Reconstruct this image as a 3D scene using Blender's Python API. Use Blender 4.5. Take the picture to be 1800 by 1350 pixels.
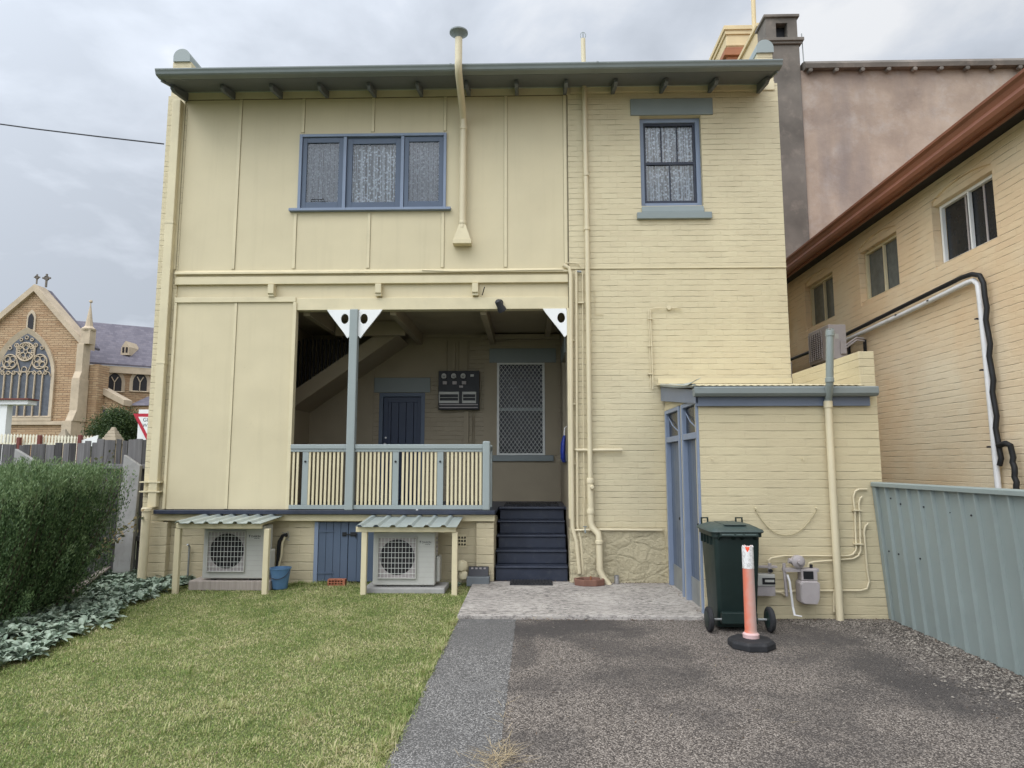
import bpy, math, random
import numpy as np
from mathutils import Vector, Matrix
for o in list(bpy.data.objects): bpy.data.objects.remove(o)
SC = bpy.context.scene
COL = SC.collection
R = math.radians
random.seed(7); NP = np.random.RandomState(11)

# ------------------------------------------------------------------ camera
F, CH = 1180.0, 1.7
PIT = math.atan(140/F); YAW = math.atan(30/F)
cam = bpy.data.cameras.new('camera'); camo = bpy.data.objects.new('camera', cam); COL.objects.link(camo)
cam.sensor_width = 36; cam.lens = 36*F/1800; cam.clip_start = .05; cam.clip_end = 2000
camo.location = (0, 0, CH); camo.rotation_euler = (math.pi/2 + PIT, 0, YAW)
SC.camera = camo
# ------------------------------------------------------------------ world, overcast sky
SUN_EL, SUN_AZ = R(52), R(224)          # azimuth clockwise from +Y: behind the camera, a little to the left
w = bpy.data.worlds.new('World'); SC.world = w; w.use_nodes = True
nt = w.node_tree; nt.nodes.clear()
def wn(t, **k):
    n = nt.nodes.new(t)
    for a, b in k.items(): setattr(n, a, b)
    return n
out = wn('ShaderNodeOutputWorld'); bg = wn('ShaderNodeBackground'); bg.inputs[1].default_value = .1
sky = wn('ShaderNodeTexSky'); sky.sky_type = 'NISHITA'; sky.sun_disc = False
sky.sun_elevation = SUN_EL; sky.sun_rotation = SUN_AZ
tc = wn('ShaderNodeTexCoord'); sep = wn('ShaderNodeSeparateXYZ'); nt.links.new(tc.outputs['Generated'], sep.inputs[0])
def mth(op, a, b=None, c=None, clamp=False, tree=None):
    tr = tree or nt
    n = tr.nodes.new('ShaderNodeMath'); n.operation = op; n.use_clamp = clamp
    for i, v in enumerate((a, b, c)):
        if v is None: continue
        if isinstance(v, (int, float)): n.inputs[i].default_value = v
        else: tr.links.new(v, n.inputs[i])
    return n.outputs[0]
zz = mth('ADD', mth('MAXIMUM', sep.outputs[2], 0.0), .22)
cx = mth('DIVIDE', sep.outputs[0], zz); cy = mth('DIVIDE', sep.outputs[1], zz)
cmb = wn('ShaderNodeCombineXYZ'); nt.links.new(cx, cmb.inputs[0]); nt.links.new(cy, cmb.inputs[1])
n1 = wn('ShaderNodeTexNoise'); n1.inputs['Scale'].default_value = 3.0; n1.inputs['Detail'].default_value = 7; n1.inputs['Roughness'].default_value = .52
n2 = wn('ShaderNodeTexNoise'); n2.inputs['Scale'].default_value = .8; n2.inputs['Detail'].default_value = 3
for n in (n1, n2): nt.links.new(cmb.outputs[0], n.inputs['Vector'])
n1.inputs['Distortion'].default_value = .25
f = mth('ADD', mth('MULTIPLY', n1.outputs[0], .72), mth('MULTIPLY', n2.outputs[0], .28))
# brighter cloud towards the right, greyer to the left, as the layer thins
f = mth('ADD', f, mth('MULTIPLY', sep.outputs[0], .10))
f = mth('ADD', f, mth('MULTIPLY', mth('SUBTRACT', sep.outputs[2], .3), .10))
cr = wn('ShaderNodeValToRGB'); nt.links.new(f, cr.inputs[0])
e = cr.color_ramp.elements
e[0].position = .42; e[0].color = (.56, .61, .685, 1)
e[1].position = .66; e[1].color = (.98, 1.0, 1.03, 1)
m = e.new(.54); m.color = (.70, .755, .84, 1)
# overcast dome: brighter overhead and round the hidden sun behind the camera
sd = Vector((math.sin(SUN_AZ)*math.cos(SUN_EL), math.cos(SUN_AZ)*math.cos(SUN_EL), math.sin(SUN_EL)))
dt = wn('ShaderNodeVectorMath', operation='DOT_PRODUCT'); nt.links.new(tc.outputs['Generated'], dt.inputs[0]); dt.inputs[1].default_value = sd
glow = mth('POWER', mth('MAXIMUM', mth('ADD', mth('MULTIPLY', dt.outputs['Value'], .82), .18), 0.0), 2.3)
gain = mth('ADD', mth('MULTIPLY', glow, 3.6), 1.0)
gain = mth('MULTIPLY', gain, 9.8)
sc_ = wn('ShaderNodeVectorMath', operation='SCALE'); nt.links.new(cr.outputs[0], sc_.inputs[0]); nt.links.new(gain, sc_.inputs['Scale'])
mx = wn('ShaderNodeMix', data_type='RGBA'); mx.inputs[0].default_value = .93
nt.links.new(sky.outputs[0], mx.inputs[6]); nt.links.new(sc_.outputs[0], mx.inputs[7])
nt.links.new(mx.outputs[2], bg.inputs[0]); nt.links.new(bg.outputs[0], out.inputs[0])
sun = bpy.data.lights.new('sun', 'SUN'); sun.energy = 1.1; sun.angle = R(35); sun.color = (1, .97, .92)
suno = bpy.data.objects.new('sun', sun); COL.objects.link(suno)
suno.rotation_euler = (-sd).to_track_quat('-Z', 'Y').to_euler(); suno.location = (0, -5, 20)
SC.view_settings.view_transform = 'Standard'; SC.view_settings.look = 'None'
SC.view_settings.exposure = -0.12; SC.view_settings.gamma = 1
SC.render.engine = 'CYCLES'
SC.cycles.max_bounces = 6; SC.cycles.transparent_max_bounces = 12

# ------------------------------------------------------------------ pixel -> world point on a real plane
def ray(px, py):
    x = (px-900)/F; z = (675-py)/F
    y2 = math.cos(PIT) - z*math.sin(PIT); z2 = math.sin(PIT) + z*math.cos(PIT)
    c, s = math.cos(YAW), math.sin(YAW)
    return (x*c - y2*s, x*s + y2*c, z2)
def PY(px, py, Y): r = ray(px, py); t = Y/r[1]; return Vector((r[0]*t, Y, CH + r[2]*t))
def PX(px, py, X): r = ray(px, py); t = X/r[0]; return Vector((X, r[1]*t, CH + r[2]*t))
def PZ(px, py, Z): r = ray(px, py); t = (Z-CH)/r[2]; return Vector((r[0]*t, r[1]*t, Z))

# ------------------------------------------------------------------ mesh helpers
class MB:
    def __init__(s): s.v = []; s.f = []; s.T = None
    def add(s, vs, fs):
        b = len(s.v)
        if s.T is not None: vs = [s.T @ Vector(v) for v in vs]
        s.v += [tuple(v) for v in vs]; s.f += [tuple(i+b for i in f) for f in fs]; return s
    def box(s, x0, x1, y0, y1, z0, z1):
        if x0 > x1: x0, x1 = x1, x0
        if y0 > y1: y0, y1 = y1, y0
        if z0 > z1: z0, z1 = z1, z0
        return s.add([(x0,y0,z0),(x1,y0,z0),(x1,y1,z0),(x0,y1,z0),(x0,y0,z1),(x1,y0,z1),(x1,y1,z1),(x0,y1,z1)],
              [(0,3,2,1),(4,5,6,7),(0,1,5,4),(1,2,6,5),(2,3,7,6),(3,0,4,7)])
    def hexa(s, a, b):   # two quads (lists of 4) joined
        return s.add(list(a)+list(b), [(3,2,1,0),(4,5,6,7),(0,1,5,4),(1,2,6,5),(2,3,7,6),(3,0,4,7)])
    def prism(s, poly, ax, a, b):   # poly of 2D points; ax 'y': (x,z) swept in y; 'x': (y,z) in x; 'z': (x,y) in z
        n = len(poly)
        def P(p, t): return (p[0], t, p[1]) if ax == 'y' else ((t, p[0], p[1]) if ax == 'x' else (p[0], p[1], t))
        vs = [P(p, a) for p in poly] + [P(p, b) for p in poly]
        ar = sum(poly[i][0]*poly[(i+1)%n][1]-poly[(i+1)%n][0]*poly[i][1] for i in range(n))
        fl = (ar > 0) ^ (ax == 'y') ^ (b < a)
        lo = tuple(range(n)); hi = tuple(range(n, 2*n))
        fs = [lo[::-1], hi] if fl else [lo, hi[::-1]]
        for i in range(n):
            j = (i+1) % n
            fs.append((i, j, n+j, n+i) if fl else (j, i, n+i, n+j))
        return s.add(vs, fs)
    def tube(s, pts, r, n=10, caps=True):
        pts = [Vector(p) for p in pts]; rs = r if isinstance(r, (list, tuple)) else [r]*len(pts)
        vs = []; fs = []; prev = None
        for i, p in enumerate(pts):
            d = (pts[min(i+1, len(pts)-1)] - pts[max(i-1, 0)]).normalized()
            if prev is None:
                u = d.orthogonal().normalized()
            else:
                u = (prev - d*prev.dot(d)); u = u.normalized() if u.length > 1e-6 else d.orthogonal().normalized()
            prev = u; w_ = d.cross(u)
            for k in range(n):
                a = 2*math.pi*k/n; vs.append(p + (u*math.cos(a) + w_*math.sin(a))*rs[i])
        for i in range(len(pts)-1):
            for k in range(n):
                a = i*n+k; b = i*n+(k+1) % n; fs.append((a, b, b+n, a+n))
        if caps: fs.append(tuple(range(n))[::-1]); fs.append(tuple(range((len(pts)-1)*n, len(pts)*n)))
        return s.add(vs, fs)
    def lathe(s, prof, c, n=24, ax='z', closed=False):
        vs = []; fs = []; c = Vector(c)
        for (r, h) in prof:
            for k in range(n):
                a = 2*math.pi*k/n; x, y = r*math.cos(a), r*math.sin(a)
                v = Vector((x, y, h)) if ax == 'z' else (Vector((x, h, y)) if ax == 'y' else Vector((h, x, y)))
                vs.append(c+v)
        m_ = len(prof)
        fl = ax == 'y'
        for i in range(m_-1 if not closed else m_):
            for k in range(n):
                a = i*n+k; b = i*n+(k+1) % n; j = ((i+1) % m_)
                q = (a, b, j*n+(k+1) % n, j*n+k)
                fs.append(q[::-1] if fl else q)
        if not closed:
            lo = tuple(range(n)); hi = tuple(range((m_-1)*n, m_*n))
            fs.append(lo if fl else lo[::-1]); fs.append(hi[::-1] if fl else hi)
        return s.add(vs, fs)
    def ring(s, outer, hole, ax, a, b):   # convex outer with round hole (cx,cz,rx,rz), extruded
        cx_, cz_, rx, rz = hole; N = 40; ins = []; outp = []
        for k in range(N):
            t = 2*math.pi*k/N; dx, dz = math.cos(t), math.sin(t); best = None
            for i in range(len(outer)):
                p, q = outer[i], outer[(i+1) % len(outer)]
                ex, ez = q[0]-p[0], q[1]-p[1]; den = dx*ez - dz*ex
                if abs(den) < 1e-9: continue
                tt = ((p[0]-cx_)*ez - (p[1]-cz_)*ex)/den; uu = ((p[0]-cx_)*dz - (p[1]-cz_)*dx)/den
                if tt > 0 and -1e-6 <= uu <= 1+1e-6 and (best is None or tt < best): best = tt
            outp.append((cx_+dx*best, cz_+dz*best)); ins.append((cx_+rx*dx, cz_+rz*dz))
        def P(p, t): return (p[0], t, p[1]) if ax == 'y' else (t, p[0], p[1])
        vs = [P(p, a) for p in ins]+[P(p, a) for p in outp]+[P(p, b) for p in ins]+[P(p, b) for p in outp]
        fs = []
        for k in range(N):
            j = (k+1) % N
            fs += [(k, j, N+j, N+k), (2*N+j, 2*N+k, 3*N+k, 3*N+j), (j, k, 2*N+k, 2*N+j), (N+k, N+j, 3*N+j, 3*N+k)]
        return s.add(vs, fs)
    def wall(s, ax, u0, u1, z0, z1, a, b, holes=()):
        us = sorted({u0, u1} | {h[i] for h in holes for i in (0, 1) if u0 < h[i] < u1})
        zs = sorted({z0, z1} | {h[i] for h in holes for i in (2, 3) if z0 < h[i] < z1})
        def solid(i, j):
            if i < 0 or j < 0 or i >= len(us)-1 or j >= len(zs)-1: return False
            um, zm = (us[i]+us[i+1])/2, (zs[j]+zs[j+1])/2
            return not any(h[0] < um < h[1] and h[2] < zm < h[3] for h in holes)
        def P(u, t, z): return (u, t, z) if ax == 'x' else (t, u, z)
        for i in range(len(us)-1):
            for j in range(len(zs)-1):
                if not solid(i, j): continue
                u, u_, z, z_ = us[i], us[i+1], zs[j], zs[j+1]
                q = [P(u,a,z),P(u_,a,z),P(u_,a,z_),P(u,a,z_),P(u,b,z),P(u_,b,z),P(u_,b,z_),P(u,b,z_)]
                fs = [(0,1,2,3),(7,6,5,4)]
                if not solid(i-1, j): fs.append((4,0,3,7))
                if not solid(i+1, j): fs.append((1,5,6,2))
                if not solid(i, j-1): fs.append((4,5,1,0))
                if not solid(i, j+1): fs.append((3,2,6,7))
                if ax == 'y': fs = [t[::-1] for t in fs]
                s.add(q, fs)
        return s
    def build(s, name, mat, parent=None, loc=None, bevel=0, smooth=False, seg=2, weld=False):
        me = bpy.data.meshes.new(name)
        off = Vector((0, 0, 0))
        if parent is not None:
            p = parent
            while p is not None: off += p.location; p = p.parent
        elif loc is not None: off = Vector(loc)
        me.from_pydata([tuple(Vector(v)-off) for v in s.v], [], s.f); me.update()
        me.materials.append(mat)
        o = bpy.data.objects.new(name, me); COL.objects.link(o)
        if parent is not None: o.parent = parent
        elif loc is not None: o.location = loc
        if smooth:
            for p in me.polygons: p.use_smooth = True
            es = o.modifiers.new('edge', 'EDGE_SPLIT'); es.split_angle = R(38)
        if bevel:
            bm_ = o.modifiers.new('bevel', 'BEVEL'); bm_.width = bevel; bm_.segments = seg; bm_.limit_method = 'ANGLE'; bm_.angle_limit = R(40)
        return o
def npmesh(name, V, Fc, mat, loc=(0,0,0), parent=None):
    me = bpy.data.meshes.new(name); off = np.array(loc)
    k = Fc.shape[1]; me.vertices.add(len(V)); me.vertices.foreach_set('co', (V-off).astype(np.float32).ravel())
    me.loops.add(Fc.size); me.loops.foreach_set('vertex_index', Fc.astype(np.int32).ravel())
    me.polygons.add(len(Fc)); me.polygons.foreach_set('loop_start', np.arange(0, Fc.size, k, dtype=np.int32))
    me.update(calc_edges=True); me.validate(); me.materials.append(mat)
    o = bpy.data.objects.new(name, me); COL.objects.link(o)
    if parent is not None: o.parent = parent
    else: o.location = loc
    return o
def tag(o, label=None, cat=None, group=None, kind=None):
    if label: o['label'] = label
    if cat: o['category'] = cat
    if group: o['group'] = group
    if kind: o['kind'] = kind
    return o
def thing(name, label, cat, loc=(0,0,0), group=None):
    o = bpy.data.objects.new(name, None); COL.objects.link(o); o.location = loc; o.empty_display_size = .2
    return tag(o, label, cat, group)
def copy_tree(o, parent=None):
    c = o.copy(); COL.objects.link(c)
    if parent is not None: c.parent = parent
    for ch in list(o.children): copy_tree(ch, c)
    return c
def text_mesh(name, body, size, mat, M_, parent, depth=.002):
    cu = bpy.data.curves.new('t', 'FONT'); cu.body = body; cu.size = size; cu.extrude = depth; cu.align_x = 'CENTER'; cu.align_y = 'CENTER'
    to = bpy.data.objects.new('t', cu); COL.objects.link(to)
    dg = bpy.context.evaluated_depsgraph_get(); me = bpy.data.meshes.new_from_object(to.evaluated_get(dg))
    bpy.data.objects.remove(to); me.name = name
    off = Vector((0,0,0)); p = parent
    while p is not None: off += p.location; p = p.parent
    me.transform(Matrix.Translation(-off) @ M_); me.materials.clear(); me.materials.append(mat)
    o = bpy.data.objects.new(name, me); COL.objects.link(o); o.parent = parent; return o

# ------------------------------------------------------------------ materials
def S(r, g, b, k=1.0):
    def l(c): c /= 255; return (c/12.92 if c <= .04045 else ((c+.055)/1.055)**2.4)*k
    return (l(r), l(g), l(b), 1)
def base(name, rough=.6, metal=0):
    m_ = bpy.data.materials.new(name); m_.use_nodes = True; t = m_.node_tree
    b = t.nodes['Principled BSDF']; b.inputs['Roughness'].default_value = rough; b.inputs['Metallic'].default_value = metal
    b.inputs['Specular IOR Level'].default_value = .35
    return m_, t, b
def N(t, ty, **k):
    n = t.nodes.new(ty)
    for a, b in k.items(): setattr(n, a, b)
    return n
def noise(t, vec, scale, detail=3, rough=.55):
    n = N(t, 'ShaderNodeTexNoise'); n.inputs['Scale'].default_value = scale; n.inputs['Detail'].default_value = detail; n.inputs['Roughness'].default_value = rough
    if vec is not None: t.links.new(vec, n.inputs['Vector'])
    return n.outputs[0]
def ramp(t, fac, stops):
    r = N(t, 'ShaderNodeValToRGB'); t.links.new(fac, r.inputs[0]); e = r.color_ramp.elements
    while len(e) < len(stops): e.new(.5)
    for i, (p, c) in enumerate(stops):
        e[i].position = p; e[i].color = c if len(c) == 4 else (*c, 1)
    return r.outputs[0]
def mixc(t, f, a, b, mode='MIX'):
    n = N(t, 'ShaderNodeMix', data_type='RGBA', blend_type=mode)
    for i, v in ((0, f), (6, a), (7, b)):
        if isinstance(v, (int, float)): n.inputs[i].default_value = v
        elif isinstance(v, tuple): n.inputs[i].default_value = v
        else: t.links.new(v, n.inputs[i])
    return n.outputs[2]
def bumpn(t, b, h, strength, dist, prev=None):
    n = N(t, 'ShaderNodeBump'); n.inputs['Strength'].default_value = strength; n.inputs['Distance'].default_value = dist
    t.links.new(h, n.inputs['Height'])
    if prev is not None: t.links.new(prev, n.inputs['Normal'])
    t.links.new(n.outputs[0], b.inputs['Normal']); return n.outputs[0]
def objc(t): return N(t, 'ShaderNodeTexCoord').outputs['Object']
def sm(c, k): return (c[0]*k, c[1]*k, c[2]*k, 1)
def paint(name, col, rough=.5, var=.10, vscale=1.6, bump=.3, bscale=60, metal=0, dirt=.0, dirtc=(.12,.10,.08,1), stretch=None):
    m_, t, b = base(name, rough, metal); v = objc(t)
    if stretch:
        mp = N(t, 'ShaderNodeMapping'); mp.inputs['Scale'].default_value = stretch; t.links.new(v, mp.inputs[0]); v = mp.outputs[0]
    c = ramp(t, noise(t, v, vscale, 5), [(.3, sm(col, 1-var)), (.7, sm(col, 1+var*.6))])
    if dirt:
        d = ramp(t, noise(t, v, vscale*2.7, 8, .65), [(.52, (0,0,0)), (.78, (dirt,)*3)])
        c = mixc(t, d, c, dirtc)
    t.links.new(c, b.inputs['Base Color'])
    rr = N(t, 'ShaderNodeMapRange'); t.links.new(noise(t, v, vscale*4), rr.inputs[0]); rr.inputs[3].default_value = rough-.08; rr.inputs[4].default_value = rough+.1
    t.links.new(rr.outputs[0], b.inputs['Roughness'])
    if bump: bumpn(t, b, noise(t, v, bscale, 3), bump, .002)
    return m_
def brick(name, col, row=.086, bw=.24, mort=.0055, crack=.6, var=.08, wob=.005, bd=.0042, tint=None, dirt=0.0, vert=.75):
    m_, t, b = base(name, .6); v = objc(t)
    s = N(t, 'ShaderNodeSeparateXYZ'); t.links.new(v, s.inputs[0])
    u = mth('ADD', s.outputs[0], s.outputs[1], tree=t)
    wn_ = noise(t, v, 5.0, 5, .7)
    z = mth('ADD', s.outputs[2], mth('MULTIPLY', mth('SUBTRACT', wn_, .5, tree=t), wob*5, tree=t), tree=t)
    cb = N(t, 'ShaderNodeCombineXYZ'); t.links.new(u, cb.inputs[0]); t.links.new(z, cb.inputs[1])
    br = N(t, 'ShaderNodeTexBrick'); t.links.new(cb.outputs[0], br.inputs['Vector'])
    br.inputs['Scale'].default_value = 1; br.inputs['Mortar Size'].default_value = mort; br.inputs['Mortar Smooth'].default_value = .6
    br.inputs['Brick Width'].default_value = bw; br.inputs['Row Height'].default_value = row; br.offset = .5
    br.inputs['Color1'].default_value = (.3,.3,.3,1); br.inputs['Color2'].default_value = (.7,.7,.7,1); br.inputs['Mortar'].default_value = (.5,.5,.5,1)
    # horizontal joint line
    fr = mth('ABSOLUTE', mth('SUBTRACT', mth('FRACT', mth('DIVIDE', z, row, tree=t), tree=t), .5, tree=t), tree=t)   # .5 at the joint
    ln = mth('MULTIPLY', mth('SUBTRACT', fr, .455, tree=t), 26, tree=t, clamp=True)
    ri = mth('FLOOR', mth('ADD', mth('DIVIDE', z, row, tree=t), .5, tree=t), tree=t)
    c2_ = N(t, 'ShaderNodeCombineXYZ'); t.links.new(mth('MULTIPLY', u, 2.6, tree=t), c2_.inputs[0]); t.links.new(mth('MULTIPLY', ri, 7.31, tree=t), c2_.inputs[1])
    nz1 = noise(t, c2_.outputs[0], 1.0, 2, .5)
    cm = ramp(t, nz1, [(.46, (0,0,0)), (.60, (1,1,1))])
    cm2 = ramp(t, nz1, [(.34, (.12,.12,.12)), (.58, (1,1,1))])
    crk = mth('MULTIPLY', ln, cm, tree=t)
    c = ramp(t, noise(t, v, 1.1, 6, .6), [(.3, sm(col, 1-var)), (.7, sm(col, 1+var*.5))])
    if tint: c = mixc(t, ramp(t, noise(t, v, .45, 4), [(.36, (0,0,0)), (.58, (.85,.85,.85))]), c, tint)
    c = mixc(t, .07, c, br.outputs['Color'], 'OVERLAY')
    c = mixc(t, mth('MULTIPLY', crk, crack, tree=t), c, sm(col, .22))
    if dirt:
        d = ramp(t, noise(t, v, 2.2, 8, .7), [(.55, (0,0,0)), (.8, (dirt,)*3)])
        c = mixc(t, d, c, (.16,.12,.08,1))
    t.links.new(c, b.inputs['Base Color'])
    ln2 = mth('MULTIPLY', mth('SUBTRACT', fr, .40, tree=t), 10, tree=t, clamp=True)
    h = mth('MULTIPLY', br.outputs['Fac'], -vert, tree=t)
    h = mth('SUBTRACT', h, mth('MULTIPLY', mth('MULTIPLY', ln2, cm2, tree=t), .7, tree=t), tree=t)
    h = mth('SUBTRACT', h, mth('MULTIPLY', crk, 1.2, tree=t), tree=t)
    mp2 = N(t, 'ShaderNodeMapping'); t.links.new(v, mp2.inputs[0]); mp2.inputs['Scale'].default_value = (1, 1, 3.2)
    h = mth('ADD', h, mth('MULTIPLY', noise(t, mp2.outputs[0], 8, 6, .65), 2.2, tree=t), tree=t)
    h = mth('ADD', h, mth('MULTIPLY', br.outputs['Color'], .5, tree=t), tree=t)
    bumpn(t, b, h, .8, bd)
    return m_
def leafmat(name, c1, c2, c3=None, rough=.55, trans=.25, pscale=1.0):
    m_, t, b = base(name, rough)
    gi = N(t, 'ShaderNodeNewGeometry')
    pn = noise(t, objc(t), pscale, 3)
    f_ = mth('ADD', mth('MULTIPLY', gi.outputs['Random Per Island'], .6, tree=t), mth('MULTIPLY', pn, .4, tree=t), tree=t)
    st = [(.15, c1), (.8, c2)] if c3 is None else [(.2, c1), (.5, c2), (.85, c3)]
    c = ramp(t, f_, st)
    t.links.new(c, b.inputs['Base Color'])
    tr = N(t, 'ShaderNodeBsdfTranslucent'); t.links.new(c, tr.inputs[0])
    ms = N(t, 'ShaderNodeMixShader'); ms.inputs[0].default_value = trans
    t.links.new(b.outputs[0], ms.inputs[1]); t.links.new(tr.outputs[0], ms.inputs[2])
    t.links.new(ms.outputs[0], t.nodes['Material Output'].inputs[0])
    return m_
CREAM = (.60, .52, .34, 1)
M = {}
M['brick'] = brick('painted_brick_cream', CREAM)
M['shedbrick'] = brick('painted_block_cream', (.57, .49, .315, 1), row=.0945, vert=.6, bw=.47, mort=.004, crack=.5, wob=.0007, bd=.004)
M['basebrick'] = brick('painted_base_cream', (.53, .455, .30, 1), row=.125, vert=.8, bw=.36, mort=.007, crack=.55, wob=.002)
M['tanbrick'] = brick('painted_brick_tan', (.74, .635, .455, 1), row=.086, tint=(.70, .51, .31, 1), crack=.6, wob=.005, dirt=.12)
M['backbrick'] = brick('painted_brick_shaded', (.31, .26, .18, 1), crack=.5)  # darker copy of the cream brick: verandah shade put into the colour
M['sheet'] = paint('cream_sheet', CREAM, .55, .045, .9, .25, 25)
def f_sheet():
    m_, t, b = base('cream_sheet_wall', .55); v = objc(t)
    c = ramp(t, noise(t, v, .8, 6, .6), [(.3, sm(CREAM, .93)), (.7, sm(CREAM, 1.04))])
    mp = N(t, 'ShaderNodeMapping'); mp.inputs['Scale'].default_value = (7, 7, .35); t.links.new(v, mp.inputs[0])
    c = mixc(t, ramp(t, noise(t, mp.outputs[0], 1, 5, .65), [(.52, (0,0,0)), (.75, (.16,.16,.16))]), c, (.40,.34,.21,1))
    c = mixc(t, ramp(t, noise(t, v, 9, 9, .8), [(.60, (0,0,0)), (.72, (.25,.25,.25))]), c, (.33,.28,.18,1))
    t.links.new(c, b.inputs['Base Color'])
    n_ = bumpn(t, b, noise(t, v, 1.1, 2), .5, .05); bumpn(t, b, noise(t, v, 70, 3), .25, .002, n_)
    return m_
M['sheet'] = f_sheet()
M['cream'] = paint('cream_timber', (.63, .55, .36, 1), .45, .07, 3, .3, 50, dirt=.12, dirtc=(.3,.25,.15,1))
M['render'] = paint('cream_render_shaded', (.31, .26, .18, 1), .7, .10, 2, .6, 30)  # cream darkened so the verandah interior's shade is partly painted in
M['pipe'] = paint('cream_pipe', (.62, .54, .365, 1), .38, .06, 3, .1, 40)
M['trim'] = paint('grey_green_paint', (.20, .225, .218, 1), .42, .08, 2, .15, 40)
M['lintel'] = paint('lintel_grey_green', (.225, .26, .255, 1), .42, .08, 2, .15, 40)
M['trimlt'] = paint('pale_grey_green_paint', (.285, .32, .31, 1), .42, .06, 2, .15, 40)
M['soffit'] = paint('grey_soffit', (.135, .148, .155, 1), .5, .08, 2, .15, 40)
M['blue'] = paint('slate_blue_paint', (.085, .113, .162, 1), .38, .10, 2, .15, 40)
M['bluelt'] = paint('pale_blue_paint', (.205, .25, .335, 1), .38, .07, 3, .15, 40)
M['fasciablue'] = paint('fascia_blue_grey', (.16, .19, .25, 1), .42, .08, 2, .15, 40)
M['navy'] = paint('navy_paint', (.030, .036, .055, 1), .42, .18, 4, .3, 40, dirt=.25, dirtc=(.12,.12,.12,1))
M['door'] = paint('dark_blue_door', (.022, .036, .075, 1), .35, .1, 3, .1, 40)
M['white'] = paint('white_paint', (.78, .78, .76, 1), .45, .04, 3, .1, 40)
M['acwhite'] = paint('off_white_casing', (.46, .45, .41, 1), .4, .06, 2, .1, 50, dirt=.3, dirtc=(.33,.31,.27,1))
M['acgrey'] = paint('warm_grey_casing', (.38, .34, .33, 1), .45, .08, 2, .1, 50, dirt=.3)
M['gap'] = paint('joint_shadow_paint', (.17,.14,.09,1), .8, .3, 6, 0)  # dark colour that paints in the shadow gaps along the sheet joints
M['black'] = paint('black_plastic', (.012, .012, .013, 1), .45, .2, 4, .2, 40)
M['dark'] = paint('dark_void', (.01, .01, .012, 1), .6, .2, 4, 0)
M['chrome'] = paint('bare_metal', (.55, .55, .56, 1), .3, .1, 5, .1, 40, metal=.9)
M['wire'] = paint('pale_wire', (.62, .62, .58, 1), .4, .1, 5, 0)
M['zinc'] = paint('zincalume', (.42, .47, .45, 1), .38, .10, 2.5, .15, 30, metal=.35, dirt=.2)
M['colorbond'] = paint('fence_green_steel', (.25, .288, .27, 1), .42, .06, 1.5, .1, 30, dirt=.12, dirtc=(.09,.11,.11,1))
M['rust'] = paint('rust_red_gutter', (.20, .075, .04, 1), .42, .16, 2.5, .2, 40)
M['bindark'] = paint('bin_green', (.012, .024, .021, 1), .42, .2, 2, .25, 90, dirt=.2, dirtc=(.05,.06,.055,1))
M['binlid'] = paint('bin_lid_green', (.045, .066, .060, 1), .5, .2, 3, .25, 90, dirt=.6, dirtc=(.09,.10,.095,1))
M['rubber'] = paint('rubber', (.022, .022, .024, 1), .75, .3, 6, .6, 60, dirt=.5, dirtc=(.08,.075,.07,1))
M['bucket'] = paint('blue_bucket', (.10, .20, .34, 1), .4, .15, 8, .2, 40, dirt=.25, dirtc=(.2,.25,.3,1))
M['terracotta'] = paint('terracotta', (.20, .10, .07, 1), .8, .2, 8, .6, 50, dirt=.4)
M['redbrick'] = paint('red_brick', (.36, .13, .07, 1), .8, .2, 10, .6, 60, dirt=.3)
M['concrete'] = paint('old_concrete', (.33, .32, .30, 1), .85, .2, 3, .8, 60, dirt=.5, dirtc=(.13,.12,.11,1))
M['pinkren'] = None
M['steel'] = paint('galvanised', (.30, .31, .30, 1), .5, .15, 5, .2, 40, metal=.5)
M['hose'] = paint('black_hose', (.015, .015, .016, 1), .55, .2, 6, .8, 50)
M['pvc'] = paint('white_pvc', (.72, .71, .70, 1), .35, .06, 3, .05, 30, dirt=.2)
M['greypvc'] = paint('grey_pvc', (.24, .27, .25, 1), .35, .06, 3, .05, 30)
M['cord'] = paint('jute_cord', (.42, .36, .22, 1), .9, .15, 20, .5, 120)
M['bag'] = paint('blue_nylon', (.015, .03, .20, 1), .5, .3, 25, .5, 30)
M['red'] = paint('sign_red', (.45, .02, .04, 1), .4, .05, 3, 0)
M['brownpost'] = paint('oxide_red_post', (.16, .045, .035, 1), .6, .1, 6, .2, 30)
M['picket'] = paint('picket_cream', (.75, .70, .55, 1), .6, .06, 6, .2, 30)
M['textdark'] = paint('print_dark', (.03, .03, .035, 1), .5, .05, 3, 0)
M['fanblack'] = paint('fan_dark', (.02, .017, .018, 1), .5, .3, 12, .2, 30)
M['orangecream'] = paint('cornice_cream', (.66, .52, .30, 1), .6, .08, 2, .2, 30)
M['oxide'] = paint('oxide_cornice', (.33, .13, .06, 1), .6, .1, 3, .2, 30)
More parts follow.
